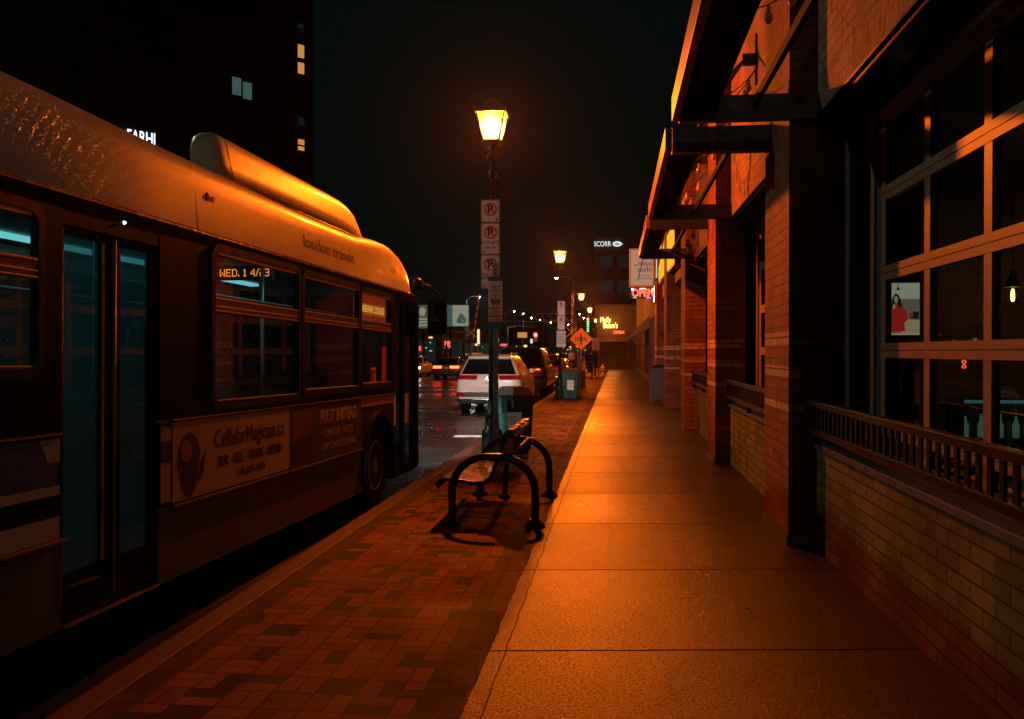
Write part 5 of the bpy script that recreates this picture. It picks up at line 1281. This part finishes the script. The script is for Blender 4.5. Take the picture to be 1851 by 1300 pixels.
# ------------------------------------------------------------------ vehicles
def interp(tab, z):
    if z <= tab[0][0]: return tab[0][1]
    for (a, va), (c, vc) in zip(tab, tab[1:]):
        if z <= c:
            f = (z-a)/(c-a); return va+(vc-va)*f
    return tab[-1][1]
def car(loc, rotz, label, cat, kind, paint, lit, group=None):
    P = {
     'suv': dict(rear=[(0.28, 0.12), (0.45, 0.0), (0.66, 0.02), (0.78, 0.10), (1.0, 0.09), (1.12, 0.14), (1.6, 0.40), (1.70, 0.62), (1.735, 0.95)],
                 front=[(0.28, 4.65), (0.5, 4.85), (0.85, 4.78), (1.0, 4.6), (1.08, 3.75), (1.12, 3.55), (1.6, 2.75), (1.70, 2.5), (1.735, 2.2)],
                 hw=[(0.28, 0.90), (0.5, 0.96), (0.8, 0.965), (1.0, 0.94), (1.12, 0.90), (1.6, 0.70), (1.70, 0.62), (1.735, 0.45)], top=1.735, g=(1.14, 1.58), wh=0.37, wy=(0.95, 3.8), light=(0.985, 1.115, 0.115, 0.34)),
     'truck': dict(rear=[(0.4, 0.1), (0.6, 0.0), (1.2, 0.0), (1.25, 0.05), (1.3, 0.1), (1.85, 0.3), (1.95, 0.55), (1.98, 0.85)],
                 front=[(0.4, 5.1), (0.7, 5.3), (1.1, 5.2), (1.22, 4.0), (1.3, 3.8), (1.85, 3.0), (1.95, 2.8), (1.98, 2.5)],
                 hw=[(0.4, 0.92), (0.6, 0.99), (1.2, 0.98), (1.3, 0.93), (1.85, 0.78), (1.95, 0.7), (1.98, 0.55)], top=1.98, g=(1.33, 1.85), wh=0.41, wy=(1.1, 4.1), light=(0.9, 1.22, 0.14, 0.27)),
     'sedan': dict(rear=[(0.25, 0.12), (0.42, 0.0), (0.7, 0.03), (0.92, 0.1), (0.98, 0.35), (1.38, 1.1), (1.43, 1.35), (1.45, 1.6)],
                 front=[(0.25, 4.5), (0.45, 4.65), (0.75, 4.55), (0.9, 3.5), (0.98, 3.3), (1.38, 2.6), (1.43, 2.35), (1.45, 2.1)],
                 hw=[(0.25, 0.84), (0.45, 0.9), (0.75, 0.905), (0.92, 0.87), (0.98, 0.82), (1.38, 0.62), (1.43, 0.52), (1.45, 0.4)], top=1.45, g=(1.0, 1.36), wh=0.32, wy=(0.85, 3.7), light=(0.74, 0.9, 0.10, 0.30)),
    }[kind]
    RR = 0.22
    def Sf(t_, z, off=0.0):
        s = 1 if t_ >= 0 else -1; a = abs(t_)
        yr, yf, hw = interp(P['rear'], z), interp(P['front'], z), interp(P['hw'], z)
        hw = hw+off; yr -= off; yf += off; r = min(RR, hw*0.5)
        if a < 0.25: x, y = (hw-r)*a/0.25, yr + 0.03*(a/0.25)**2
        elif a < 0.35: q = (a-0.25)/0.10*math.pi/2; x, y = hw-r+r*math.sin(q), yr+0.03+r-r*math.cos(q)
        elif a < 0.70: x, y = hw, yr+0.03+r+(yf-yr-2*r-0.06)*(a-0.35)/0.35
        elif a < 0.80: q = (a-0.70)/0.10*math.pi/2; x, y = hw-r+r*math.cos(q), yf-0.03-r+r*math.sin(q)
        else: x, y = (hw-r)*(1-a)/0.2, yf - 0.03*((1-a)/0.2)**1
        return (s*x, y, z)
    def patch(z0, z1, t0, t1, off, m, name, par, nz=4, nt=14):
        b = MB(); rows = []
        for i in range(nz+1):
            z = z0+(z1-z0)*i/nz
            rows.append([Sf(t0+(t1-t0)*j/nt, z, off) for j in range(nt+1)])
        b.grid(rows); return obj(name, b, m, par)
    t = thing('parked_car' if not lit else 'driving_car', label, cat, loc, rotz, group)
    zs = sorted({z for z, _ in P['rear']} | {z for z, _ in P['front']} | {z for z, _ in P['hw']})
    z2 = []
    for a, c in zip(zs, zs[1:]): z2 += [a, a+(c-a)/2]
    z2.append(zs[-1])
    ts = [-1+2*k/96 for k in range(96)]
    b = MB(); vr = b.grid([[Sf(t_, z) for t_ in ts] for z in z2], close=True)
    b.bm.faces.new(vr[0][::-1]); b.bm.faces.new(vr[-1])
    body = obj('body', b, paint, t)
    g0, g1 = P['g']
    patch(g0, g1, -0.29, 0.29, 0.008, M['car_glass'], 'rear_window', t, 6, 20)
    for s in (-1, 1): patch(g0, g1-0.03, s*0.37, s*0.66, 0.006, M['car_glass'], 'side_window', t, 4, 10)
    patch(g0, g1, 0.74, 1.0, 0.008, M['car_glass'], 'windscreen', t, 4, 10); patch(g0, g1, -1.0, -0.74, 0.008, M['car_glass'], 'windscreen', t, 4, 10)
    l0, l1, ta, tb = P['light']
    for s in (-1, 1): patch(l0, l1, s*ta, s*tb, 0.012, M['taillight_on'] if lit == 'rear' else M['taillight_off'], 'taillight', t, 3, 10)
    zb0 = P['rear'][0][0]
    patch(zb0, zb0+0.34, -0.36, 0.36, 0.012, M['car_plastic'], 'bumper', t, 3, 20)
    if kind == 'suv':
        for s in (-1, 1): patch(0.50, 0.60, s*0.235, s*0.31, 0.02, M['taillight_off'], 'reflector', t, 2, 4)
        b = MB(); b.box(-0.6, 0.6, 0.22, 0.46, 1.62, 1.66, bev=0.015); obj('spoiler', b, paint, t)
        b = MB(); b.box(-0.80, -0.76, 0.9, 2.6, 1.70, 1.74); b.box(0.56, 0.60, 0.9, 2.6, 1.735, 1.765, bev=0.01); b.box(-0.60, -0.56, 0.9, 2.6, 1.735, 1.765, bev=0.01); obj('roof_rail', b, paint, t)
        b = MB(); b.ring([(0.07*math.cos(R(a)), 1.03+0.045*math.sin(R(a))) for a in range(0, 360, 20)], [(0.055*math.cos(R(a)), 1.03+0.033*math.sin(R(a))) for a in range(0, 360, 20)], 'y', 0.06, 0.085)
        b.tube([(-0.035, 0.07, 1.045), (0.0, 0.068, 1.0), (0.035, 0.07, 1.045)], 0.006, n=6); b.box(-0.30, 0.30, 0.055, 0.085, 0.70, 0.712); obj('badge', b, M['chrome'], t)
        b = MB(); b.tube([(0.05, 0.32, 1.62), (0.05, 0.0, 1.2)], 0.008, n=6) if False else None; b.box(-0.45, 0.45, 0.0, 0.12, 0.40, 0.415); obj('bumper_trim', b, M['chrome'], t)
    zp = {'suv': 0.88, 'truck': 0.75, 'sedan': 0.55 if lit != 'rear' else 0.78}[kind]
    yp = interp(P['rear'], zp)
    b = MB(); b.box(-0.155, 0.155, yp-0.025, yp+0.01, zp-0.075, zp+0.075, bev=0.006); pl = obj('number_plate', b, M['sign_white'], t)
    text("CVRK 284", 0.075, (0, yp-0.027, zp), M['sign_blue'], pl, ext=0.0005) if kind == 'suv' else None
    for s in (-1, 1):
        for wy in P['wy']:
            hw = 0.93 if kind != 'sedan' else 0.87
            xo = s*hw; xi = s*(hw-0.24); r = P['wh']
            b = MB()
            pr = [(r-0.10, 0), (r-0.03, 0.0), (r, -0.03), (r, -0.2), (r-0.03, -0.24), (r-0.1, -0.24)]
            b.lathe([(q, (h if s > 0 else -h)) for q, h in pr], (xo, wy, r), axis='x', n=22)
            ty = obj('wheel', b, M['tyre'], t)
            b = MB(); b.lathe([(r-0.10, -0.02*s), (r-0.11, 0.0), (0.06, -0.02*s), (0.03, 0.0)], (xo, wy, r), axis='x', n=14); obj('rim', b, M['rim'], ty)
            b = MB(); oc = [(wy+(r+0.07)*math.cos(R(a)), r+(r+0.07)*math.sin(R(a))) for a in range(0, 181, 15)]; b.prism(oc, 'x', xo-0.01*s, xo+0.045*s) if False else None
            b.bm.free()
    for s in (-1, 1):
        b = MB(); b.box(s*0.93, s*1.08, P['front'][-3][1]+0.15, P['front'][-3][1]+0.28, g0-0.02, g0+0.12, bev=0.03); obj('side_mirror', b, paint, t)
    if lit in ('front', 'hidden'):
        for s in (-1, 1): patch(0.62, 0.74, s*0.72, s*0.84, 0.015, M['headlight'], 'headlight', t, 2, 6)
    return t
car((-3.72, 25.5, -0.15), 0, 'white SUV parked at the kerb just past the bus, seen from behind', 'SUV', 'suv', M['car_white'], None, 'cars parked along the kerb')
car((-3.62, 33.4, -0.15), 0, 'black tall pickup truck parked in front of the white SUV', 'truck', 'truck', M['car_black'], None, 'cars parked along the kerb')
car((-3.45, 41.5, -0.15), 0, 'dark reddish car parked beyond the black truck', 'car', 'suv', M['car_red'], None, 'cars parked along the kerb')
car((-3.5, 50.0, -0.15), 0, 'dark grey car parked farthest along the kerb, behind the pay station', 'car', 'sedan', M['car_grey'], None, 'cars parked along the kerb')
car((-10.8, 55.5, -0.15), 0, 'grey sedan with bright red taillights driving away on the wet road', 'car', 'sedan', M['car_grey'], 'rear')
car((-16.6+1.9, 66.0, -0.15), math.pi, 'pale oncoming car partly hidden by the front edge of the bus', 'car', 'sedan', M['car_white'], 'front')
car((-13.2, 84.5, -0.15), math.pi, 'far oncoming car with its headlights on, left of the red taillights', 'car', 'sedan', M['car_white'], 'front')

# ------------------------------------------------------------------ railway crossing
def gate(x, y, z0, tilt, length, label, arm_m='sign_white'):
    t = thing('crossing_gate', label, 'crossing gate', (x, y, 0), group='raised railway crossing gates')
    b = MB(); b.lathe([(0.15, 0), (0.1, 0.15), (0.07, 0.3), (0.06, 3.3)], n=10); b.box(-0.3, 0.3, -0.2, 0.2, 0.9, 1.5); obj('mast', b, M['galv'], t)
    red = MB(); wh = MB(); n = 16
    for k in range(n):
        za, zb = z0 + length*k/n, z0 + length*(k+1)/n
        tgt = red if k % 2 else wh
        xa, xb = math.tan(tilt)*(za-z0), math.tan(tilt)*(zb-z0)
        tgt.prism([(xa-0.07, za), (xa+0.07, za), (xb+0.07, zb), (xb-0.07, zb)], 'y', -0.03, 0.03)
    arm = obj('gate_arm', wh, M['white_paint'], t); obj('red_stripes', red, M['sign_red'], arm)
    b = MB()
    for s in (-1, 1): b.prism([(-0.5, 3.55-0.45*s-0.06), (-0.5, 3.55-0.45*s+0.06), (0.5, 3.55+0.45*s+0.06), (0.5, 3.55+0.45*s-0.06)], 'y', -0.1-0.006*s, -0.096-0.006*s)
    obj('crossbuck', b, M['sign_white'], t)
    for s in (-1, 1):
        b = MB(); b.lathe([(0.16, -0.14), (0.16, -0.02)], (0.3*s, 0, 2.7), axis='y', n=16); sl = obj('signal_lamp', b, M['black_steel'], t)
    return t
gate(-4.3, 86, 1.4, R(0.5), 6.1, 'upright red and white railway gate arm to the right of the road')
gate(-14.2, 86, 1.4, R(8), 5.9, 'leaning red and white railway gate arm to the left of the road')
t = thing('signal_gantry', 'grey steel cantilever gantry over the road at the railway crossing', 'gantry', (-4.0, 87, 0))
b = MB(); b.tube([(-4.0, 87, 0), (-4.0, 87, 5.4)], 0.12, n=8); b.tube([(-7.8, 87, 5.4), (-4.0, 87, 5.4)], 0.06, n=6); b.tube([(-7.8, 87, 4.75), (-4.0, 87, 4.75)], 0.06, n=6)
for k in range(6): b.tube([(-4-0.75*k, 87, 4.75), (-4-0.75*(k+0.5), 87, 5.4)], 0.035, n=5)
obj('truss', b, M['galv'], t, world=True)
t = thing('traffic_light', 'traffic light glowing red over the road at the far junction', 'traffic light', (-10.7, 121, 0))
b = MB(); b.tube([(-14.8, 121, 0), (-14.8, 121, 5.0), (-13.5, 121, 5.2), (-11.0, 121, 5.0)], 0.08, n=8); obj('mast', b, M['galv'], t, world=True)
b = MB(); b.box(-11.2, -10.75, 120.8, 121, 3.0, 4.3, bev=0.04); hs_ = obj('signal_head', b, M['sign_yellow'], t, world=True)
b = MB(); b.lathe([(0.24, 120.76), (0.24, 120.79)], (-10.98, 0, 3.95), axis='y', n=18); obj('red_lens', b, M['red_light'], hs_, world=True)
# tall street lights
cobra((-20.0, 117.5, 0), 1.2, 'tall white street light standing left of the bus stop sign', M['cobra_light'], power=1500)
for (x, y, l) in ((-20.2, 160.1, 'white street light far left, first of the close row over the truck roof'), (-19.5, 169.6, 'white street light far left, second of the close row'), (-20.1, 192.0, 'white street light far left, third of the close row'), (-19.1, 202.2, 'white street light far left, fourth of the close row'), (-18.1, 221.6, 'faint white street light left of the second lamp post'), (-14.7, 240.2, 'faint tiny street light just right of the second lamp post')):
    cobra((x, y, 0), 1.2, l, M['cobra_light'])
for (x, y, l) in ((-4.2, 88.4, 'white street light high beside the second lantern post'), (-5.4, 173.4, 'white street light right of the upright crossing gate, upper one'), (-5.3, 193.4, 'white street light right of the upright crossing gate, lower one'), (-5.5, 222.7, 'tiny street light right of the upright crossing gate, lowest one')):
    cobra((x, y, 0), -1.2, l, M['cobra_light'])
# cool street lights added out of view to light the bus, signs and road
cobra((-15.4, 11.5, 0), 3.0, 'cool white street light across the road beside the bus', M['cobra_cool'], power=1300)
cobra((-3.0, -13.0, 0), 1.0, 'cool white street light behind the viewer over the kerb', M['cobra_cool_weak'], head=7.5, power=230)

# ------------------------------------------------------------------ far buildings
t = thing('office_building', 'dark office block at the end of the street with pale rooftop lettering', 'building', (3, 126, 0))
b = MB(); b.box(-3.0, 14, 125.6, 140, 0, 17.7); obj('wall', b, M['far_wall'], t, world=True)
for r_ in range(4):
    for c_ in range(5):
        x0 = -2.4 + c_*2.6; z0 = 3.0 + r_*3.5
        b = MB(); b.box(x0, x0+1.9, 125.55, 125.599, z0, z0+1.7); obj('window', b, M['win_dim'], t, world=True)
b = MB(); b.box(-3.2, 14.2, 125.4, 140.2, 17.7, 18.0); obj('roof', b, M['far_wall'], t, world=True)
t = thing('rooftop_sign', 'small white rooftop lettering on the dark office block at the end of the street', 'sign', (-1, 125.5, 16.4))
text("SCORR", 1.0, (-1.95, 125.3, 16.8), M['sign_lit_white'], t, world=True, sx=0.75, bold=0.0)
b = MB(); b.ring([(0.1+0.62*math.cos(R(a)), 16.8+0.36*math.sin(R(a))) for a in range(0, 360, 15)], [(0.1+0.45*math.cos(R(a)), 16.8+0.2*math.sin(R(a))) for a in range(0, 360, 15)], 'y', 125.3, 125.35); b.box(-0.3, 0.9, 125.31, 125.34, 16.76, 16.84); obj('emblem', b, M['sign_lit_white'], t, world=True)
t = thing('pub_building', 'low pub building closing the view at the end of the sidewalk', 'pub', (3, 92, 0))
b = MB(); b.box(-2.0, 9, 91, 104, 0, 6.3); obj('wall', b, M['far_wall_warm'], t, world=True)
b = MB(); b.box(-2.1, 9.1, 90.85, 104.1, 6.3, 6.5); obj('roof', b, M['far_wall'], t, world=True)
b = MB(); b.box(-0.7, 0.9, 90.93, 90.99, 3.3, 3.9); obj('window', b, M['shop_cool'], t, world=True) if False else b.bm.free()
b = MB(); b.box(-1.6, 0.9, 90.95, 90.999, 0.9, 2.6); b.box(1.4, 4.0, 90.95, 90.999, 0.9, 2.6); obj('window', b, M['far_wall'], t, world=True)
b = MB(); b.prism([(90.999, 3.1), (90.2, 2.75), (90.2, 2.65), (90.999, 2.65)], 'x', -1.8, 1.4); obj('canopy', b, M['fascia'], t, world=True)
t = thing('pub_sign', 'glowing orange pub lettering above the end of the sidewalk', 'neon sign', (-0.8, 90.5, 4.1))
text("Molly", 0.8, (-1.1, 90.6, 4.88), M['neon_orange'], t, world=True, bold=0.0, sx=0.62)
point("sign_glow", (1.0, 0.3, 0.05), 150, 0.3, (0.2, -1.2, 0.5), t)
text("Bloom's", 0.8, (-0.6, 90.6, 4.3), M['neon_orange'], t, world=True, bold=0.0, sx=0.58)
t = thing('open_sign', 'tiny red open sign low on the distant pub front', 'open sign', (0.2, 90.7, 3.5))
text("OPEN", 0.42, (0.25, 90.65, 3.6), M['neon_red'], t, world=True, bold=0.01)
t = thing('light_column', 'narrow green lit vertical sign below the fourth lantern', 'sign', (-2.4, 76, 3.3))
b = MB(); b.tube([(-2.42, 76, 0), (-2.42, 76, 3.4)], 0.04, n=6); b.box(-2.52, -2.30, 75.95, 76.05, 3.3, 4.55); obj('casing', b, M['black_steel'], t, world=True)
b = MB()
for k in range(6): b.box(-2.5, -2.32, 75.93, 75.949, 3.35+k*0.2, 3.48+k*0.2)
obj('lit_face', b, M['led_green'], t, world=True)

# apartment tower (rotated face)
ang = math.atan2(0.77, 0.637)
t = thing('apartment_tower', 'tall dark apartment tower behind the bus with few lit windows', 'tower', (-32.48, 85.0, 0), ang)
b = MB(); b.box(-60, 2.9, 0, 25, 0, 60); obj('wall', b, M['tower_wall'], t)
LIT = {(-5.85, -4.95, 26.1, 27.75): 'win_cool', (-4.75, -3.85, 25.9, 27.5): 'win_cool'}
for (a0, a1, z0, z1), m_ in LIT.items():
    b = MB(); b.box(a0, a1, -0.05, -0.001, z0, z1); obj('lit_window', b, M[m_], t)
for (z0, z1, m_) in ((31.2, 32.5, 'win_warm'), (29.6, 30.7, 'win_warm'), (24.4, 25.2, 'win_dim'), (21.9, 23.0, 'win_warm'), (33.8, 34.6, 'win_dim')):
    b = MB(); b.box(1.15, 1.85, -0.05, -0.001, z0, z1); obj('lit_window', b, M[m_], t)
for r_ in range(9):
    z0 = 14.5 + r_*2.9
    for a0 in (-24.5, -20.5, -16.5, -12.5, -8.7, -2.0):
        b = MB(); b.box(a0, a0+1.1, -0.04, -0.001, z0, z0+1.5); obj('window', b, M['tower_glass'], t)
b = MB()
for r_ in range(15):
    b.box(-60, 2.95, -0.12, -0.001, 13.6+r_*2.9, 13.75+r_*2.9)
obj('floor_band', b, M['tower_wall'], t)
t = thing('rooftop_sign', 'white lettering half hidden behind the edge of the bus roof', 'sign', (-32.48+(-14.6)*0.637, 85.0-14.6*0.77, 20), ang)
text("FARHI", 1.5, (0.1, -0.3, 0.45), M['sign_lit_cool'], t, bold=0.02, sx=0.62)

# left side of the street
t = thing('billboard', 'pale portrait billboard left of the bus mirror', 'billboard', (-20.9, 95, 0))
b = MB(); b.box(-21.9, -20.1, 95, 95.2, 4.1, 6.85); b.tube([(-21, 95.3, 0), (-21, 95.3, 4.1)], 0.15, n=8); obj('frame', b, M['black_steel'], t, world=True)
b = MB(); b.box(-21.8, -20.2, 94.96, 94.999, 4.2, 6.75); pn = obj('panel', b, M['bb_green'], t, world=True)
b = MB(); b.prism([(-21.05+0.35*math.cos(R(a)), 6.05+0.5*math.sin(R(a))) for a in range(0, 360, 20)], 'y', 94.93, 94.959)
for k in range(3): b.box(-21.5, -20.5, 94.93, 94.959, 4.45+k*0.33, 4.65+k*0.33)
obj('print', b, M['bb_pale'], pn, world=True)
t = thing('billboard', 'wide lit billboard with pale figures right of the bus mirror', 'billboard', (-18, 95, 0))
b = MB(); b.box(-20.05, -15.8, 95, 95.2, 4.3, 6.85); b.tube([(-18, 95.3, 0), (-18, 95.3, 4.3)], 0.15, n=8); obj('frame', b, M['black_steel'], t, world=True)
b = MB(); b.box(-19.95, -15.9, 94.96, 94.999, 4.4, 6.75); pn = obj('panel', b, M['bb_dark'], t, world=True)
b = MB(); b.box(-17.7, -15.95, 94.93, 94.959, 4.45, 6.7); b.box(-19.7, -18.8, 94.93, 94.959, 6.1, 6.3); b.box(-19.6, -18.5, 94.93, 94.959, 5.75, 5.85); b.box(-19.4, -18.4, 94.93, 94.959, 4.7, 4.85); obj('print', b, M['bb_pale'], pn, world=True)
b = MB(); b.prism([(-17.3, 4.8), (-16.9, 5.9), (-16.6, 5.0)], 'y', 94.90, 94.929); b.prism([(-16.7, 5.9), (-16.1, 5.1), (-16.4, 4.9), (-16.9, 5.5)], 'y', 94.90, 94.929); b.box(-17.1, -16.3, 94.905, 94.929, 4.75, 4.95); obj('figure_print', b, M['bb_dark'], pn, world=True)

rnd = random.Random(11)
def shop(x0, x1, y0, y1, h, label, seed, lights=10):
    rr = random.Random(seed)
    t = thing('shop_building', label, 'shop building', ((x0+x1)/2, (y0+y1)/2, 0), group='shops along the left side of the street')
    b = MB(); b.box(x0, x1, y0, y1, 0, h); obj('wall', b, M['far_wall'], t, world=True)
    b = MB(); b.box(x0-0.15, x1+0.15, y0-0.15, y1+0.15, h, h+0.25); obj('roof', b, M['far_wall_warm'], t, world=True)
    n = max(2, int((x1-x0)/2.2))
    for k in range(n):
        xa = x0+0.4+k*(x1-x0-0.8)/n
        b = MB(); b.box(xa, xa+(x1-x0-0.8)/n-0.35, y0-0.05, y0-0.001, 0.6, min(3.0, h-0.8)); obj('shop_window', b, M['facade_glow'], t, world=True)
    for k in range(lights):
        xa = rr.uniform(x0, x1-1); za = rr.uniform(1.0, min(3.6, h-0.6)); s_ = rr.uniform(0.08, 0.35)
        b = MB(); b.box(xa, xa+s_*rr.uniform(0.6, 2.4), y0-0.12, y0-0.06, za, za+s_*0.7); obj('shop_light', b, M[rr.choice(['shop_warm', 'shop_warm', 'shop_cool', 'shop_red', 'shop_cool'])], t, world=True)
    n = max(2, int((y1-y0)/4))
    for k in range(n):
        ya = y0+0.5+k*(y1-y0-1)/n
        b = MB(); b.box(x1+0.001, x1+0.05, ya, ya+(y1-y0-1)/n-0.6, 0.6, min(3.0, h-0.8)); obj('shop_window', b, M['facade_glow'], t, world=True)
    return t
shop(-34, -19.5, 98, 112, 4.0, 'low glass fronted shop below the billboards, left of the road', 3, 34)
shop(-32, -20.4, 118, 132, 5.5, 'shop block behind the billboards with small lit signs', 5, 10)
shop(-30, -19.8, 142, 156, 6.5, 'taller shop block farther along the left side of the road', 6, 8)
shop(-30, -19.6, 205, 222, 7.5, 'distant shop block near the left vanishing end of the road', 8, 34)
shop(-34, -20.0, 250, 262, 9.0, 'farthest shop block on the left near the vanishing point', 9, 30)
shop(-6.5, 2, 262, 275, 8.0, 'distant low block straight ahead behind the crossing gate', 10, 26)
shop(-20, -6.8, 300, 312, 10.0, 'dark block closing the far end of the road', 12, 40)
# left shops beside the bus (mostly hidden)
shop(-40, -20.0, 20, 44, 8.0, 'dark shop block across the road hidden behind the bus', 14, 6)

def far_sign(x, y, z, w_, h_, m_, label, pole=True):
    t = thing('pylon_sign', label, 'sign', (x, y, 0))
    b = MB(); b.box(-w_/2-0.08, w_/2+0.08, -0.1, 0.1, z-h_/2-0.08, z+h_/2+0.08)
    b.box(-0.06, 0.06, -0.06, 0.06, 0, z-h_/2-0.081); obj('frame', b, M['galv'], t)
    b = MB(); b.box(-w_/2, w_/2, -0.13, -0.101, z-h_/2, z+h_/2); obj('sign_face', b, M[m_], t)
    return t
rs_ = random.Random(31)
for k, (fx, fy, fz, fw, fh, fm, fl) in enumerate((
    (-16.4, 104, 2.5, 0.5, 0.25, 'shop_warm', 'small cream lit panel low over the white SUV roof'),
    (-16.8, 125, 3.3, 0.35, 0.5, 'shop_cool', 'small cool lit panel just left of the bus stop sign post'),
    (-17.2, 135, 2.7, 0.9, 0.3, 'shop_red', 'low red lit strip sign right of the bus stop post'),
    (-16.9, 165, 2.6, 0.6, 0.6, 'shop_warm', 'square warm sign low over the black truck roof'),
    (-17.0, 178, 3.8, 0.5, 0.9, 'shop_cool', 'upright pale sign between the orange sign and the red traffic light'),
    (-16.0, 186, 2.2, 1.2, 0.4, 'shop_red', 'low wide red sign under the red traffic light'),
    (-7.6, 150, 2.4, 0.4, 0.3, 'shop_warm', 'tiny warm sign low beside the second lamp post'),
    (-7.9, 176, 5.2, 0.7, 0.3, 'shop_cool', 'tiny cool sign high behind the gantry truss'))):
    far_sign(fx, fy, fz, fw, fh, fm, fl)
far_sign(-15.6, 112, 3.1, 0.4, 1.0, 'shop_red', 'upright red and white lit sign left of the traffic light')
far_sign(-15.9, 150, 4.5, 1.6, 0.9, 'win_warm', 'orange lit sign box left of the red traffic light')
far_sign(-8.1, 205, 3.6, 1.3, 0.8, 'shop_warm', 'tiny cream lit sign right of the red traffic light')
far_sign(-15.0, 78, 2.3, 0.5, 0.6, 'shop_red', 'small red sign above the roof of the white SUV')
far_sign(-15.0, 96, 3.3, 0.25, 1.6, 'shop_warm', 'narrow cream light column above the white SUV')
far_sign(-14.9, 66, 1.9, 0.3, 0.35, 'shop_red', 'small pink red sign left of the white SUV')

# bare tree and pedestrians
def tree(loc, h, label, seed):
    rr = random.Random(seed)
    t = thing('bare_tree', label, 'tree', loc)
    b = MB(); b.tube([(0, 0, 0), (0.05, 0, h*0.25), (0, 0.05, h*0.45)], [0.11, 0.09, 0.07], n=8); obj('trunk', b, M['bark'], t)
    b = MB()
    def br(p, d, l, r, dep):
        q = p + d*l
        b.tube([p, (p+q)/2 + Vector((rr.uniform(-.05, .05), rr.uniform(-.05, .05), 0)), q], [r, r*0.8, r*0.6], n=5)
        if dep:
            for k in range(3):
                nd = (d + Vector((rr.uniform(-.8, .8), rr.uniform(-.8, .8), rr.uniform(-.1, .6)))).normalized()
                br(q, nd, l*0.72, r*0.55, dep-1)
    for k in range(5):
        a = k*1.26
        br(Vector((0, 0.05, h*(0.3+0.03*k))), Vector((math.cos(a)*0.8, math.sin(a)*0.8, 0.8)).normalized(), h*0.2, 0.045, 3)
    obj('crown', b, M['bark'], t)
tree((-14.9, 77, 0), 5.2, 'bare thin street tree on the left sidewalk below the wide billboard', 5)
def person(loc, rotz, label, cloth):
    t = thing('person', label, 'person', loc, rotz)
    J = [((0, 0, 0.95), .13), ((0, 0, 1.2), .13), ((0, 0, 1.42), .12), ((0, 0.0, 1.5), .06), ((0, 0.01, 1.58), .075), ((0, 0.01, 1.68), .09), ((0, 0.01, 1.76), .06),
         ((.18, 0, 1.4), .06), ((.23, .03, 1.15), .045), ((.24, -.06, .92), .035), ((-.18, 0, 1.4), .06), ((-.23, -.02, 1.15), .045), ((-.24, .06, .92), .035),
         ((.09, 0, .9), .095), ((.1, -.1, .5), .06), ((.1, .04, .08), .045), ((.1, -.1, .04), .04), ((-.09, 0, .9), .095), ((-.1, .12, .5), .06), ((-.1, .3, .1), .045), ((-.1, .17, .04), .04)]
    E = [(0, 1), (1, 2), (2, 3), (3, 4), (4, 5), (5, 6), (2, 7), (7, 8), (8, 9), (2, 10), (10, 11), (11, 12), (0, 13), (13, 14), (14, 15), (15, 16), (0, 17), (17, 18), (18, 19), (19, 20)]
    me = bpy.data.meshes.new('body'); me.from_pydata([j[0] for j in J], E, []); me.materials.append(cloth)
    o = bpy.data.objects.new('body', me); COL.objects.link(o); o.parent = t
    sk = o.modifiers.new('skin', 'SKIN')
    for i, j in enumerate(J): me.skin_vertices[0].data[i].radius = (j[1], j[1])
    me.skin_vertices[0].data[0].use_root = True
    sb = o.modifiers.new('sub', 'SUBSURF'); sb.levels = 1; sb.render_levels = 1
    b = MB(); b.lathe([(0.05, 1.60), (0.085, 1.64), (0.095, 1.70), (0.085, 1.76), (0.03, 1.80)], (0, 0.03, 0), n=10); obj('hair', b, M['rubber'], t)
person((-15.6, 80, 0), 0.3, 'pedestrian in dark clothes walking beyond the red taillight car', M['cloth_dark'])
person((-16.2, 83, 0), 2.9, 'second pedestrian in dark clothes nearer the shop front', M['cloth_dark'])
person((-1.45, 57.5, 0), 0.1, 'pedestrian in dark clothes on the brick strip beside the hydrant', M['cloth_dark'])

# overhead wires across the far road
for i, (y, z, l) in enumerate(((100, 5.2, 'lowest thin overhead cable above the railway crossing'), (115, 7.2, 'highest thin overhead cable beyond the railway crossing'))):
    b = MB(); b.tube([(-19+1.5*k, y+0.6*k, z + 0.9*((k-6)/6.0)**2) for k in range(13)], 0.018, n=5)
    tag(obj('overhead_wire', b, M['galv']), l, 'cable')

# ------------------------------------------------------------------ damp night air
b = MB(); b.box(-120, 60, -40, 420, -1.2, 75)
hz = obj('haze', b, None or M['earth'])
hm = bpy.data.materials.new('haze'); hm.use_nodes = True
for n in list(hm.node_tree.nodes): hm.node_tree.nodes.remove(n)
pv = hm.node_tree.nodes.new('ShaderNodeVolumePrincipled'); ho = hm.node_tree.nodes.new('ShaderNodeOutputMaterial')
pv.inputs['Color'].default_value = (0.9, 0.9, 0.9, 1); pv.inputs['Density'].default_value = 0.0001; pv.inputs['Anisotropy'].default_value = 0.88
hm.node_tree.links.new(pv.outputs[0], ho.inputs['Volume'])
hz.data.materials[0] = hm; tag(hz, kind='stuff')

# ------------------------------------------------------------------ lettering becomes plain meshes
dg = bpy.context.evaluated_depsgraph_get()
for o in [o for o in bpy.data.objects if o.type == 'FONT']:
    me = bpy.data.meshes.new_from_object(o.evaluated_get(dg), depsgraph=dg)
    n = bpy.data.objects.new('lettering', me); COL.objects.link(n)
    n.parent = o.parent; n.location = o.location; n.rotation_euler = o.rotation_euler; n.scale = o.scale
    bpy.data.objects.remove(o)
